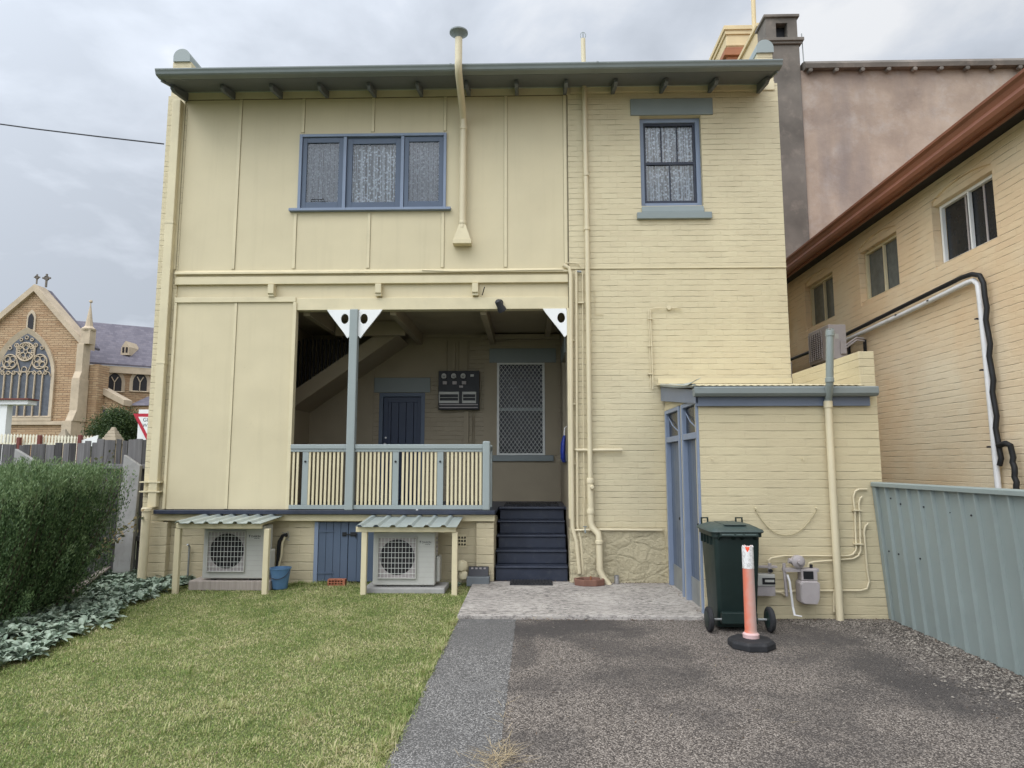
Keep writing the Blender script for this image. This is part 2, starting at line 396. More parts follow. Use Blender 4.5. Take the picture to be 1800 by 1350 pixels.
# pink render wall: stained
def f_render():
    m_, t, b = base('pink_render', .85); v = objc(t)
    a = ramp(t, noise(t, v, .5, 8, .62), [(.3, (.21,.158,.128,1)), (.5, (.365,.28,.215,1)), (.7, (.50,.395,.31,1))])
    a = mixc(t, ramp(t, noise(t, v, 1.5, 8, .72), [(.5, (0,0,0)), (.72, (.6,.6,.6))]), a, (.46,.41,.37,1))
    mp = N(t, 'ShaderNodeMapping'); t.links.new(v, mp.inputs[0]); mp.inputs['Scale'].default_value = (1.2, 1.2, .2)
    a = mixc(t, ramp(t, noise(t, mp.outputs[0], 1.0, 6, .6), [(.48, (0,0,0)), (.75, (.7,.7,.7))]), a, (.22,.185,.17,1))
    t.links.new(a, b.inputs['Base Color']); bumpn(t, b, noise(t, v, 6, 8, .7), .6, .02); return m_
M['pinkren'] = f_render()
M['pier'] = paint('pier_render', (.17, .148, .125, 1), .9, .45, .9, .8, 14, dirt=.8, dirtc=(.30,.245,.20,1))
def f_stone():
    m_, t, b = base('painted_rubble', .6); v = objc(t)
    n_ = noise(t, v, 2.6, 2); c = ramp(t, n_, [(.3, sm(CREAM, .85)), (.7, sm(CREAM, 1.0))])
    vm = N(t, 'ShaderNodeVectorMath', operation='ADD'); t.links.new(v, vm.inputs[0])
    nn = N(t, 'ShaderNodeTexNoise'); nn.inputs['Scale'].default_value = 2.2; t.links.new(v, nn.inputs['Vector'])
    s2 = N(t, 'ShaderNodeVectorMath', operation='SCALE'); s2.inputs['Scale'].default_value = .35; t.links.new(nn.outputs['Color'], s2.inputs[0]); t.links.new(s2.outputs[0], vm.inputs[1])
    mp = N(t, 'ShaderNodeMapping'); mp.inputs['Scale'].default_value = (1, 1, 1.7); t.links.new(vm.outputs[0], mp.inputs[0])
    vo = N(t, 'ShaderNodeTexVoronoi', feature='DISTANCE_TO_EDGE'); vo.inputs['Scale'].default_value = 2.7; t.links.new(mp.outputs[0], vo.inputs['Vector'])
    e_ = mth('MULTIPLY', vo.outputs['Distance'], 9, tree=t, clamp=True)
    c = mixc(t, mth('MULTIPLY', mth('SUBTRACT', 1, e_, tree=t), .18, tree=t), c, sm(CREAM, .4))
    t.links.new(c, b.inputs['Base Color'])
    h = mth('ADD', mth('MULTIPLY', e_, .35, tree=t), mth('MULTIPLY', noise(t, v, 5, 9, .72), 3.4, tree=t), tree=t)
    bumpn(t, b, h, 1, .03); return m_
M['stone'] = f_stone()
def f_wood(name, c1, c2):
    m_, t, b = base(name, .85); v = objc(t)
    mp = N(t, 'ShaderNodeMapping'); mp.inputs['Scale'].default_value = (22, 22, 1.2); t.links.new(v, mp.inputs[0])
    gi = N(t, 'ShaderNodeNewGeometry')
    n_ = noise(t, mp.outputs[0], 1, 6, .65)
    f_ = mth('ADD', mth('MULTIPLY', n_, .65, tree=t), mth('MULTIPLY', N(t, 'ShaderNodeObjectInfo').outputs['Random'], .40, tree=t), tree=t)
    t.links.new(ramp(t, f_, [(.28, c1), (.78, c2)]), b.inputs['Base Color']); bumpn(t, b, n_, .8, .006); return m_
M['palings'] = f_wood('weathered_palings', (.045,.042,.041,1), (.20,.19,.185,1))
M['plank'] = f_wood('weathered_plank', (.20,.165,.14,1), (.44,.38,.33,1))
def f_glass():
    m_, t, b = base('window_glass', .03)
    tr = N(t, 'ShaderNodeBsdfTransparent'); tr.inputs[0].default_value = (.86,.9,.92,1)
    gl = N(t, 'ShaderNodeBsdfGlossy'); gl.inputs['Roughness'].default_value = .03
    fr = N(t, 'ShaderNodeFresnel'); fr.inputs[0].default_value = 1.5
    ms = N(t, 'ShaderNodeMixShader'); t.links.new(mth('ADD', fr.outputs[0], .05, tree=t), ms.inputs[0])
    t.links.new(tr.outputs[0], ms.inputs[1]); t.links.new(gl.outputs[0], ms.inputs[2]); t.links.new(ms.outputs[0], t.nodes['Material Output'].inputs[0]); return m_
M['glass'] = f_glass()
def f_screen():
    m_, t, b = base('fly_screen', .8); b.inputs['Base Color'].default_value = (.16,.16,.185,1)
    tr = N(t, 'ShaderNodeBsdfTransparent'); ms = N(t, 'ShaderNodeMixShader'); ms.inputs[0].default_value = .38
    t.links.new(tr.outputs[0], ms.inputs[1]); t.links.new(b.outputs[0], ms.inputs[2]); t.links.new(ms.outputs[0], t.nodes['Material Output'].inputs[0]); return m_
M['screen'] = f_screen()
def f_lace():
    m_, t, b = base('lace_curtain', .9); v = objc(t)
    vo = N(t, 'ShaderNodeTexVoronoi'); vo.inputs['Scale'].default_value = 24; t.links.new(v, vo.inputs['Vector'])
    n_ = noise(t, v, 30, 4, .7)
    f_ = mth('ADD', mth('MULTIPLY', vo.outputs['Distance'], .6, tree=t), mth('MULTIPLY', n_, .6, tree=t), tree=t)
    k = ramp(t, f_, [(.46, (1,1,1)), (.60, (.22,.22,.22))])
    b.inputs['Base Color'].default_value = (.80,.82,.86,1)
    tr = N(t, 'ShaderNodeBsdfTransparent'); ms = N(t, 'ShaderNodeMixShader'); 
    gn = N(t, 'ShaderNodeNewGeometry'); sx = N(t, 'ShaderNodeSeparateXYZ'); t.links.new(gn.outputs['Normal'], sx.inputs[0])
    ad = mth('ADD', k, mth('SUBTRACT', mth('MULTIPLY', mth('ABSOLUTE', sx.outputs[0], tree=t), 1.0, tree=t), .30, tree=t), tree=t, clamp=True)
    t.links.new(ad, ms.inputs[0]); t.links.new(tr.outputs[0], ms.inputs[1]); t.links.new(b.outputs[0], ms.inputs[2]); t.links.new(ms.outputs[0], t.nodes['Material Output'].inputs[0]); return m_
M['lace'] = f_lace()
M['frost'] = paint('obscure_glass', (.12, .13, .125, 1), .22, .2, 9, .3, 90)
M['darkglass'] = paint('dark_glass', (.015, .017, .02, 1), .25, .2, 2, 0)
M['churchglass'] = paint('leaded_glass', (.10, .108, .125, 1), .45, .25, 3, .3, 12)
def f_sand():
    m_, t, b = base('church_sandstone', .9); v = objc(t)
    s = N(t, 'ShaderNodeSeparateXYZ'); t.links.new(v, s.inputs[0]); cb = N(t, 'ShaderNodeCombineXYZ')
    t.links.new(mth('ADD', s.outputs[0], s.outputs[1], tree=t), cb.inputs[0]); t.links.new(s.outputs[2], cb.inputs[1])
    br = N(t, 'ShaderNodeTexBrick'); t.links.new(cb.outputs[0], br.inputs['Vector']); br.inputs['Scale'].default_value = 1
    br.inputs['Brick Width'].default_value = .8; br.inputs['Row Height'].default_value = .21; br.inputs['Mortar Size'].default_value = .022; br.inputs['Mortar Smooth'].default_value = .4
    br.inputs['Color1'].default_value = (.50,.36,.22,1); br.inputs['Color2'].default_value = (.38,.235,.13,1); br.inputs['Mortar'].default_value = (.23,.15,.10,1)
    c = mixc(t, ramp(t, noise(t, v, .6, 5), [(.4, (0,0,0)), (.65, (.6,.6,.6))]), br.outputs['Color'], (.46,.31,.185,1))
    t.links.new(c, b.inputs['Base Color']); bumpn(t, b, mth('ADD', mth('SUBTRACT', 1, br.outputs['Fac'], tree=t), noise(t, v, 4, 5), tree=t), 1, .04); return m_
M['sand'] = f_sand()
M['dressed'] = paint('dressed_sandstone', (.52, .42, .30, 1), .85, .15, 1.2, .5, 8, dirt=.35, dirtc=(.22,.2,.18,1))
M['oldstone'] = paint('lichened_sandstone', (.36, .30, .22, 1), .9, .25, 2.5, .8, 12, dirt=.5, dirtc=(.15,.14,.12,1))
def f_slate():
    m_, t, b = base('purple_slate', .8); v = objc(t)
    s = N(t, 'ShaderNodeSeparateXYZ'); t.links.new(v, s.inputs[0]); cb = N(t, 'ShaderNodeCombineXYZ')
    t.links.new(mth('ADD', s.outputs[0], s.outputs[1], tree=t), cb.inputs[0]); t.links.new(s.outputs[2], cb.inputs[1])
    br = N(t, 'ShaderNodeTexBrick'); t.links.new(cb.outputs[0], br.inputs['Vector']); br.inputs['Scale'].default_value = 1
    br.inputs['Brick Width'].default_value = .5; br.inputs['Row Height'].default_value = .25; br.inputs['Mortar Size'].default_value = .012
    br.inputs['Color1'].default_value = (.165,.15,.175,1); br.inputs['Color2'].default_value = (.115,.105,.128,1); br.inputs['Mortar'].default_value = (.10,.09,.11,1)
    c = mixc(t, ramp(t, noise(t, v, 1.4, 6, .7), [(.55, (0,0,0)), (.75, (.5,.5,.5))]), br.outputs['Color'], (.25,.215,.22,1))
    t.links.new(c, b.inputs['Base Color']); return m_
M['slate'] = f_slate()
# ground materials
def f_aggregate(name, dark, mid, lite, scale=110, litef=.5, patches=.5, pd=(.03,.03,.03,1), stains=()):
    m_, t, b = base(name, .85); v = objc(t)
    vo = N(t, 'ShaderNodeTexVoronoi'); vo.inputs['Scale'].default_value = scale; t.links.new(v, vo.inputs['Vector'])
    wn_ = N(t, 'ShaderNodeSeparateColor'); t.links.new(vo.outputs['Color'], wn_.inputs[0])
    c = ramp(t, wn_.outputs[0], [(0, dark), (litef, mid), (.93, lite)])
    ed = ramp(t, vo.outputs['Distance'], [(.35, (0,0,0)), (.75, (.75,.75,.75))])
    c = mixc(t, ed, c, dark)
    fl = ramp(t, noise(t, v, 85, 5, .85), [(.57, (0,0,0)), (.68, (.6,.6,.6))])
    c = mixc(t, fl, c, lite)
    p = ramp(t, noise(t, v, .85, 7, .62), [(.47, (0,0,0)), (.60, (patches,)*3)])
    c = mixc(t, p, c, pd)
    if stains:
        sp_ = N(t, 'ShaderNodeSeparateXYZ'); t.links.new(v, sp_.inputs[0]); wob_ = noise(t, v, 1.6, 7, .65)
        for (sx_, sy_, rx_, ry_, k_) in stains:
            dx = mth('DIVIDE', mth('SUBTRACT', sp_.outputs[0], sx_, tree=t), rx_, tree=t); dy = mth('DIVIDE', mth('SUBTRACT', sp_.outputs[1], sy_, tree=t), ry_, tree=t)
            d_ = mth('SQRT', mth('ADD', mth('MULTIPLY', dx, dx, tree=t), mth('MULTIPLY', dy, dy, tree=t), tree=t), tree=t)
            d_ = mth('ADD', d_, mth('MULTIPLY', mth('SUBTRACT', wob_, .5, tree=t), 2.2, tree=t), tree=t)
            mk = ramp(t, d_, [(.45, (k_,)*3), (1.0, (0,0,0))]); c = mixc(t, mk, c, pd)
    c = mixc(t, ramp(t, noise(t, v, 2.4, 8, .7), [(.56, (0,0,0)), (.72, (.35,.35,.35))]), c, sm(mid, 1.35))
    t.links.new(c, b.inputs['Base Color'])
    bumpn(t, b, mth('SUBTRACT', 1, vo.outputs['Distance'], tree=t), .9, .006); return m_
M['drive'] = f_aggregate('chip_seal_drive', (.036,.030,.026,1), (.155,.130,.110,1), (.41,.355,.305,1), 105, .45, .6, (.050,.044,.041,1), [(.45,7.45,1.1,.55,.85),(1.0,5.7,.7,.45,.5),(3.1,5.9,.45,1.3,.7),(2.6,7.0,.9,.35,.45),(-.05,6.6,.16,.9,.6)])
M['path'] = f_aggregate('asphalt_path', (.060,.057,.054,1), (.165,.158,.15,1), (.42,.40,.375,1), 110, .58, .40, (.10,.096,.092,1), [(-.5,7.3,.6,.9,.5)])
def f_slab():
    m_, t, b = base('worn_concrete_slab', .85); v = objc(t)
    a = ramp(t, noise(t, v, 1.3, 8, .65), [(.3, (.29,.262,.235,1)), (.6, (.47,.43,.385,1))])
    mp = N(t, 'ShaderNodeMapping'); mp.inputs['Scale'].default_value = (.55, 1, 1); t.links.new(v, mp.inputs[0])
    p = ramp(t, noise(t, mp.outputs[0], 19, 9, .85), [(.48, (0,0,0)), (.56, (.95,.95,.95))])
    q = ramp(t, noise(t, v, 1.7, 4), [(.30, (.45,.45,.45)), (.60, (1,1,1))])
    a = mixc(t, mixc(t, 1.0, p, q, 'MULTIPLY'), a, (.10,.09,.083,1))
    t.links.new(a, b.inputs['Base Color']); bumpn(t, b, noise(t, v, 60, 5, .7), .7, .004); return m_
M['slab'] = f_slab()
def f_lawn():
    m_, t, b = base('lawn_soil', .9); v = objc(t)
    a = ramp(t, noise(t, v, 60, 5, .75), [(.35, (.045,.06,.02,1)), (.55, (.13,.15,.05,1)), (.7, (.26,.24,.11,1))])
    t.links.new(a, b.inputs['Base Color']); bumpn(t, b, noise(t, v, 90, 4, .7), 1, .01); return m_
M['lawn'] = f_lawn()
M['soil'] = paint('garden_soil', (.05, .038, .028, 1), .95, .4, 9, 1, 40, dirt=.5, dirtc=(.11,.085,.06,1))
M['earth'] = paint('far_ground', (.11, .12, .06, 1), .95, .3, .6, .3, 3)
def f_grass():
    m_, t, b = base('grass_blades', .6); v = objc(t)
    gi = N(t, 'ShaderNodeNewGeometry')
    pn = noise(t, v, 1.3, 5, .65); pn2 = noise(t, v, 9, 3)
    f_ = mth('ADD', mth('ADD', mth('MULTIPLY', gi.outputs['Random Per Island'], .38, tree=t), mth('MULTIPLY', pn, .68, tree=t), tree=t), mth('MULTIPLY', pn2, .24, tree=t), tree=t)
    c = ramp(t, f_, [(.40, (.11,.18,.04,1)), (.55, (.21,.28,.07,1)), (.70, (.38,.40,.155,1)), (.85, (.60,.53,.31,1))])
    t.links.new(c, b.inputs['Base Color'])
    tr = N(t, 'ShaderNodeBsdfTranslucent'); t.links.new(c, tr.inputs[0]); ms = N(t, 'ShaderNodeMixShader'); ms.inputs[0].default_value = .3
    t.links.new(b.outputs[0], ms.inputs[1]); t.links.new(tr.outputs[0], ms.inputs[2]); t.links.new(ms.outputs[0], t.nodes['Material Output'].inputs[0]); return m_
M['grass'] = f_grass()
M['rosemary'] = leafmat('rosemary_needles', (.025,.055,.02,1), (.075,.13,.045,1), (.16,.23,.10,1), pscale=2.5)
M['rosetip'] = leafmat('rosemary_tips', (.075,.13,.05,1), (.15,.22,.09,1), (.25,.32,.16,1), pscale=2.5)
M['stem'] = paint('woody_stem', (.07, .05, .035, 1), .9, .3, 8, .5, 40)
def f_ear():
    m_, t, b = base('woolly_leaf', .85)
    gi = N(t, 'ShaderNodeNewGeometry'); at = N(t, 'ShaderNodeAttribute'); at.attribute_name = 'rib'
    c = ramp(t, gi.outputs['Random Per Island'], [(.1, (.10,.15,.095,1)), (.6, (.19,.245,.17,1)), (.95, (.30,.355,.27,1))])
    c = mixc(t, mth('MULTIPLY', mth('POWER', at.outputs['Fac'], 3, tree=t), .42, tree=t), c, (.46,.52,.44,1))
    t.links.new(c, b.inputs['Base Color']); bumpn(t, b, noise(t, objc(t), 150, 3), .4, .003)
    return m_
M['ear'] = f_ear()
M['crown'] = leafmat('dark_evergreen_leaf', (.018,.04,.012,1), (.05,.085,.025,1), (.10,.13,.04,1), pscale=.8)
M['crownlt'] = leafmat('light_evergreen_leaf', (.04,.08,.02,1), (.09,.14,.04,1), pscale=.8)
M['roseleaf'] = leafmat('rose_leaf', (.03,.045,.025,1), (.12,.12,.05,1), (.30,.20,.09,1))
M['straw'] = leafmat('dry_straw', (.30,.22,.12,1), (.52,.42,.26,1), trans=.1)
M['gravel'] = leafmat('loose_gravel', (.035,.03,.026,1), (.13,.11,.092,1), (.36,.32,.27,1), rough=.85, trans=0)
M['litter'] = leafmat('leaf_litter', (.05,.03,.02,1), (.16,.10,.06,1), trans=0)

# =================================================================== GROUND
GZ = -.04
def sheet(name, x0, x1, y0, y1, z, mat):
    o = MB().add([(x0,y0,z),(x1,y0,z),(x1,y1,z),(x0,y1,z)], [(0,1,2,3)]).build(name, mat); return tag(o, kind='structure')
g = MB(); Z0 = -.06
g.add([(-400,-300,Z0),(400,-300,Z0),(400,17,Z0),(-400,17,Z0),(400,22,1.2),(-400,22,1.2),(400,700,1.2),(-400,700,1.2)], [(0,1,2,3),(3,2,4,5),(5,4,6,7)])
tag(g.build('ground', M['earth']), kind='structure')
tag(MB().add([(-9,-3,-.05),(-.86,-3,-.05),(-.80,7.83,-.05),(-.80,10.1,-.05),(-9,10.6,-.05)], [(0,1,2,3,4)]).build('lawn', M['lawn']), kind='structure')
rg = random.Random(12)
def ragged(xf, xn, y0, y1, amp, n): return [(xn+(xf-xn)*k/n + rg.uniform(-amp, amp)*(k not in (0, n)), y0+(y1-y0)*k/n) for k in range(n+1)]
pe = [(-.92,-3)]+[(-.17,-3)]+ragged(-.155, -.195, 2.5, 7.83, .007, 160)+[(-.80,7.83)]
tag(MB().add([(a, b, -.044) for a, b in pe], [tuple(range(len(pe)))]).build('path', M['path']), kind='structure')
tag(MB().add([(-.204,-3,-.048),(4.6,-3,-.048),(4.6,8.2,-.048),(-.204,8.2,-.048)], [(0,1,2,3)]).build('driveway', M['drive']), kind='structure')
sl = MB().box(-.82, 2.06, 7.84, 10.05, -.2, 0); tag(sl.build('paving_slab', M['slab'], bevel=.012), kind='structure')

# =================================================================== HOUSE
house = thing('house', 'two storey cream painted house with a ground floor verandah and grey green trim', 'house', (-.8, 10, 0))
H = house
MB().box(-5.41, 3.59, 10.31, 17.69, 7.56, 7.60).build('upper_ceiling', M['render'], H)
YF = 10.0
# brick right-hand facade
M_ = MB()
wx0, wx1, wz0, wz1 = 1.74, 2.69, 5.64, 7.10
M_.wall('x', .62, 3.90, .76, 4.655, YF, YF+.3)
M_.wall('x', .62, 3.90, 4.665, 7.62, YF-.012, YF+.29, [(wx0, wx1, wz0, wz1)])
M_.build('brick_wall', M['brick'], H)
M_ = MB().wall('x', .585, 2.02, -.1, .757, YF-.05, YF+.3); M_.build('stone_plinth', M['stone'], H, bevel=.02)
MB().box(2.02, 3.9, YF, YF+.3, -.1, .758).build('plinth_wall', M['brick'], H)
MB().box(.62, 3.9, YF-.018, YF-.002, 4.648, 4.672).build('string_course', M['cream'], H, bevel=.004)
# side and back walls
MB().wall('y', YF+.302, 18, -.1, 8.0, 3.895, 3.6).build('side_wall', M['brick'], H)
MB().wall('y', YF+.302, 18, -.1, 8.0, -5.76, -5.42).build('side_wall', M['brick'], H)
MB().wall('x', -5.4, 3.6, -.1, 7.9, 17.7, 18).build('back_wall', M['brick'], H)
# left pier (end of side wall)
MB().box(-5.76, -5.44, YF+.0, YF+.30, -.1, 7.55).build('brick_pier', M['brick'], H)
# upper sheeted wall
hx0, hx1, hz0, hz1 = -3.60, -1.28, 5.64, 6.86
MB().wall('x', -5.435, .618, 4.64, 7.62, YF+.0, YF+.1, [(hx0, hx1, hz0, hz1)]).build('sheet_wall', M['sheet'], H)
MB().box(-5.43, .66, YF-.02, YF-.002, 7.47, 7.64).build('frieze_board', M['cream'], H, bevel=.004)
MB().box(.665, 3.85, YF-.03, YF-.014, 7.50, 7.64).build('frieze_board', M['cream'], H, bevel=.004)
MB().box(.606, .616, YF-.004, YF-.0005, 4.69, 7.467).build('shadow_gap', M['gap'], H)
MB().box(-5.43, .606, YF-.021, YF-.0005, 7.464, 7.4695).build('shadow_gap', M['gap'], H)
for px, z0, z1 in [(325,4.69,7.467),(425,4.69,7.467),(535,6.90,7.467),(657,6.90,7.467),(783,6.90,7.467),(889,4.69,7.467),(992,4.69,7.467),(518,4.69,5.57),(648,4.69,5.57),(778,4.69,5.57)]:
    x = PY(px, 170 if z0 > 5 or z1 > 7 else 420, YF).x
    if px in (425, 325, 889, 992): x = PY(px, 170, YF).x
    MB().box(x-.024, x+.024, YF-.016, YF-.003, z0, z1).build('cover_strip', M['cream'], H, bevel=.003)
    MB().box(x-.0275, x+.0275, YF-.003, YF-.0005, z0, z1).build('shadow_gap', M['gap'], H)  # thin dark backing, painted shadow showing at both edges of the strip
# band between storeys
MB().prism([(YF-.055,4.60),(YF-.055,4.625),(YF-.015,4.665),(YF-.001,4.665),(YF-.001,4.60)], 'x', -5.46, .60).build('drip_moulding', M['cream'], H)
MB().box(-5.46, .60, YF-.035, YF+.05, 4.44, 4.56).build('ledger_board', M['cream'], H, bevel=.006)
MB().box(-5.44, .60, YF+.0, YF+.06, 4.562, 4.60).build('flashing_strip', M['cream'], H)
MB().box(-5.44, .60, YF+.02, YF+.1, 4.20, 4.4395).build('infill_board', M['sheet'], H)
MB().box(-3.56, .60, YF-.03, YF+.12, 4.03, 4.215).build('verandah_beam', M['cream'], H, bevel=.005)
for px in (480, 667, 836):
    x = PY(px, 508, YF).x
    MB().prism([(YF-.10,4.42),(YF+.018,4.43),(YF+.018,4.235),(YF-.075,4.235),(YF-.075,4.265),(YF-.10,4.28)], 'x', x-.045, x+.045).build('joist_end', M['cream'], H, bevel=.004)
x = PY(848, 505, YF).x
MB().tube([(x, YF-.05, 4.24), (x+.04, YF-.09, 4.36)], .008, 6).build('hanging_hook', M['black'], H)
# lower left sheeted panel
lp = MB().box(-5.43, -3.60, YF-.02, YF+.05, 1.03, 4.185); lp.build('sheet_panel', M['sheet'], H)
fr = MB()
fr.box(-5.44, -3.56, YF-.05, YF-.022, 4.155, 4.235); fr.box(-3.60, -3.545, YF-.05, YF+.06, 1.03, 4.153)
fr.box(-5.44, -5.40, YF-.045, YF-.022, 1.03, 4.153)
fr.build('panel_frame', M['cream'], H, bevel=.004)
x = PY(408, 700, YF).x; MB().box(x-.026, x+.026, YF-.0225, YF-.0202, 1.035, 4.153).build('shadow_gap', M['gap'], H); MB().box(x-.022, x+.022, YF-.034, YF-.021, 1.035, 4.153).build('cover_strip', M['cream'], H, bevel=.003)
# roof
rf = MB(); x0, x1 = -5.47, 3.65
rf.hexa([(x0,9.30,7.47),(x1,9.30,7.47),(x1,18.3,9.0),(x0,18.3,9.0)], [(x0,9.30,7.50),(x1,9.30,7.50),(x1,18.3,9.03),(x0,18.3,9.03)])
rf.build('roof', M['zinc'], H)
MB().hexa([(x0,9.341,7.422),(x1,9.341,7.422),(x1,YF+.02,7.60),(x0,YF+.02,7.60)], [(x0,9.341,7.435),(x1,9.341,7.435),(x1,YF+.02,7.63),(x0,YF+.02,7.63)]).build('soffit', M['soffit'], H)
gp = [(9.34,7.425),(9.30,7.425),(9.235,7.43),(9.215,7.445),(9.205,7.475),(9.19,7.50),(9.19,7.52),(9.21,7.52),(9.225,7.485),(9.34,7.485)]
gt = MB().prism(gp, 'x', -5.53, 3.69).build('gutter', M['trim'], H, bevel=.003)
for xx in (-1.15, 1.0): MB().prism([(a-.004 if a < 9.3 else a, b+(-.003 if b < 7.44 else .003)) for a, b in gp], 'x', xx, xx+.03).build('joint', M['trim'], gt)
def outrigger(x, w_=.05, k=1):
    z0 = 7.60
    return MB().prism([(YF-.003, z0-.01), (YF-.003, z0-.13*k), (9.62, 7.385), (9.55, 7.41), (9.55, 7.465)], 'x', x-w_/2, x+w_/2)
for px in (315,400,485,568,653,737,822,908,994,1080,1167,1254,1342):
    x = PY(px, 150, 9.75).x
    outrigger(x, .055, 1.15 if px in (315,1342) else 1).build('rafter_end', M['soffit'], H, bevel=.005)
# barge returns at the roof ends
for sx in (-5.50, 3.655):
    MB().prism([(9.33,7.39),(YF-.01,7.57),(YF-.01,7.66),(9.33,7.48)], 'x', sx-.012, sx+.012).build('barge_board', M['trim'], H)
for xa, xb in ((-5.76,-5.44), (3.62,3.88)):
    pz = 8.16
    pw = MB().box(xa+.01, xb-.01, YF+.05, 14, 7.45, pz).build('parapet', M['brick'], H)
    c = (xa+xb)/2; r_ = .135
    pts = [(c-r_, pz), (c+r_, pz)] + [(c+r_*math.cos(a), pz+.08+r_*math.sin(a)) for a in [math.pi*i/14 for i in range(15)]]
    MB().prism(pts, 'y', YF+.02, 14.05).build('cap', M['trimlt'], pw)
# upper left window
def sash(parent, x0, x1, z0, z1, y, st=.055, bot=.09, mat='blue', depth=.035, name='sash'):
    m = MB(); m.box(x0, x0+st, y, y+depth, z0, z1); m.box(x1-st, x1, y, y+depth, z0, z1)
    m.box(x0+st, x1-st, y, y+depth, z0, z0+bot); m.box(x0+st, x1-st, y, y+depth, z1-st*1.2, z1)
    return m.build(name, M[mat], parent, bevel=.004)
def curtain(parent, x0, x1, z0, z1, y, amp=.05, nf=4.5, seed=1):
    rs = np.random.RandomState(seed); nx, nz = 90, 14; V = []; ph = rs.rand(6)*6.28
    for j in range(nz+1):
        for i in range(nx+1):
            u = i/nx; v = j/nz
            a = amp*(math.sin(u*nf*6.28+ph[0]+.4*math.sin(v*3+ph[1]))*.6+math.sin(u*nf*2.7*6.28+ph[2]+v)*.3+math.sin(u*nf*.45*6.28+ph[3])*.5)
            V.append((x0+(x1-x0)*u, y+a*(1-.4*v), z0+(z1-z0)*v))
    m = MB(); m.add(V, [(j*(nx+1)+i, j*(nx+1)+i+1, (j+1)*(nx+1)+i+1, (j+1)*(nx+1)+i) for j in range(nz) for i in range(nx)])
    o = m.build('lace_curtain', M['lace'], parent)
    for p in o.data.polygons: p.use_smooth = True
    return o
W = MB(); fw = .045
W.box(hx0, hx0+fw, YF-.04, YF+.09, hz0, hz1); W.box(hx1-fw, hx1, YF-.04, YF+.09, hz0, hz1)
W.box(hx0+fw, hx1-fw, YF-.04, YF+.09, hz1-fw, hz1)
wxs = [hx0+fw, -2.905, -2.865, -1.985, -1.945, hx1-fw]
W.box(-2.905, -2.855, YF-.03, YF+.09, hz0, hz1-fw); W.box(-1.995, -1.945, YF-.03, YF+.09, hz0, hz1-fw)
win = W.build('window_frame', M['bluelt'], H, bevel=.004)
MB().box(hx0-.12, hx1+.08, YF-.075, YF+.09, hz0-.045, hz0-.002).build('sill', M['bluelt'], win, bevel=.004)
for i, (a, b) in enumerate([(hx0+fw, -2.905), (-2.855, -1.995), (-1.945, hx1-fw)]):
    yy = YF+.01 if i == 1 else YF-.012
    sash(win, a+.004, b-.004, hz0+.006, hz1-fw-.004, yy, .07 if i != 1 else .085, .11)
    MB().add([(a+.06,yy+.02,hz0+.09),(b-.06,yy+.02,hz0+.09),(b-.06,yy+.02,hz1-.1),(a+.06,yy+.02,hz1-.1)], [(0,1,2,3)]).build('pane', M['glass'], win)
    curtain(win, a+.01, b-.01, hz0+.05, hz1-.05, YF+.105, amp=.045, seed=3+i)
    if i != 1: MB().add([(a+.06,yy+.028,hz0+.09),(b-.06,yy+.028,hz0+.09),(b-.06,yy+.028,hz1-.1),(a+.06,yy+.028,hz1-.1)], [(0,1,2,3)]).build('fly_screen', M['screen'], win)
xm = (hx0+fw-2.905)/2-.05
MB().tube([(xm-.10, YF-.03, hz0+.11), (xm-.10, YF-.03, hz0+.15), (xm+.10, YF-.03, hz0+.15), (xm+.10, YF-.03, hz0+.11)], .006, 6).build('stay', M['dark'], win)
# upper right window
MB().box(1.60, 2.88, YF-.04, YF+.2, 7.105, 7.375).build('lintel', M['lintel'], H, bevel=.008)
MB().prism([(YF-.055,5.522),(YF-.055,5.54),(YF-.015,5.632),(YF+.068,5.65),(YF+.068,5.642),(YF-.012,5.522)], 'x', 1.742, 2.688).build('sill', M['lintel'], H)
MB().box(1.665, 2.80, YF-.07, YF-.012, 5.418, 5.52).build('sill', M['lintel'], H, bevel=.006)
W = MB(); a0, a1, b0, b1 = wx0, wx1, 5.637, wz1
W.box(a0, a0+.07, YF+.07, YF+.2, b0, b1); W.box(a1-.07, a1, YF+.07, YF+.2, b0, b1); W.box(a0+.07, a1-.07, YF+.07, YF+.2, b1-.07, b1); W.box(a0+.07, a1-.07, YF+.05, YF+.2, b0, b0+.07)
win2 = W.build('window_frame', M['bluelt'], H, bevel=.004)
s_ = MB(); c0, c1, d0, d1, mz = a0+.072, a1-.072, b0+.072, b1-.072, 6.37
def bars(m, x0, x1, z0, z1, y, t=.028, d=.03): m.box(x0, x1, y, y+d, z0, z1)
for (x0_, x1_, z0_, z1_) in [(c0,c0+.035,d0,d1),(c1-.035,c1,d0,d1)]: s_.box(x0_,x1_,YF+.10,YF+.14,z0_,z1_)
for (z0_, z1_) in [(d0,d0+.055),(mz-.02,mz+.025),(d1-.035,d1)]: s_.box(c0+.035,c1-.035,YF+.098,YF+.142,z0_,z1_)
for k in (1, 2): xx = c0+.035+(c1-c0-.07)*k/3; s_.box(xx-.01,xx+.01,YF+.105,YF+.135,mz+.025,d1-.035)
xx = (c0+c1)/2; s_.box(xx-.01,xx+.01,YF+.105,YF+.135,d0+.055,mz-.02)
s_.build('sash', M['navy'], win2, bevel=.003)
MB().add([(c0,YF+.12,d0),(c1,YF+.12,d0),(c1,YF+.12,d1),(c0,YF+.12,d1)], [(0,1,2,3)]).build('pane', M['glass'], win2)
curtain(win2, c0, c1, d0, d1, YF+.19, seed=9, nf=5)
for w_ in (win, win2): w_.name = 'window'
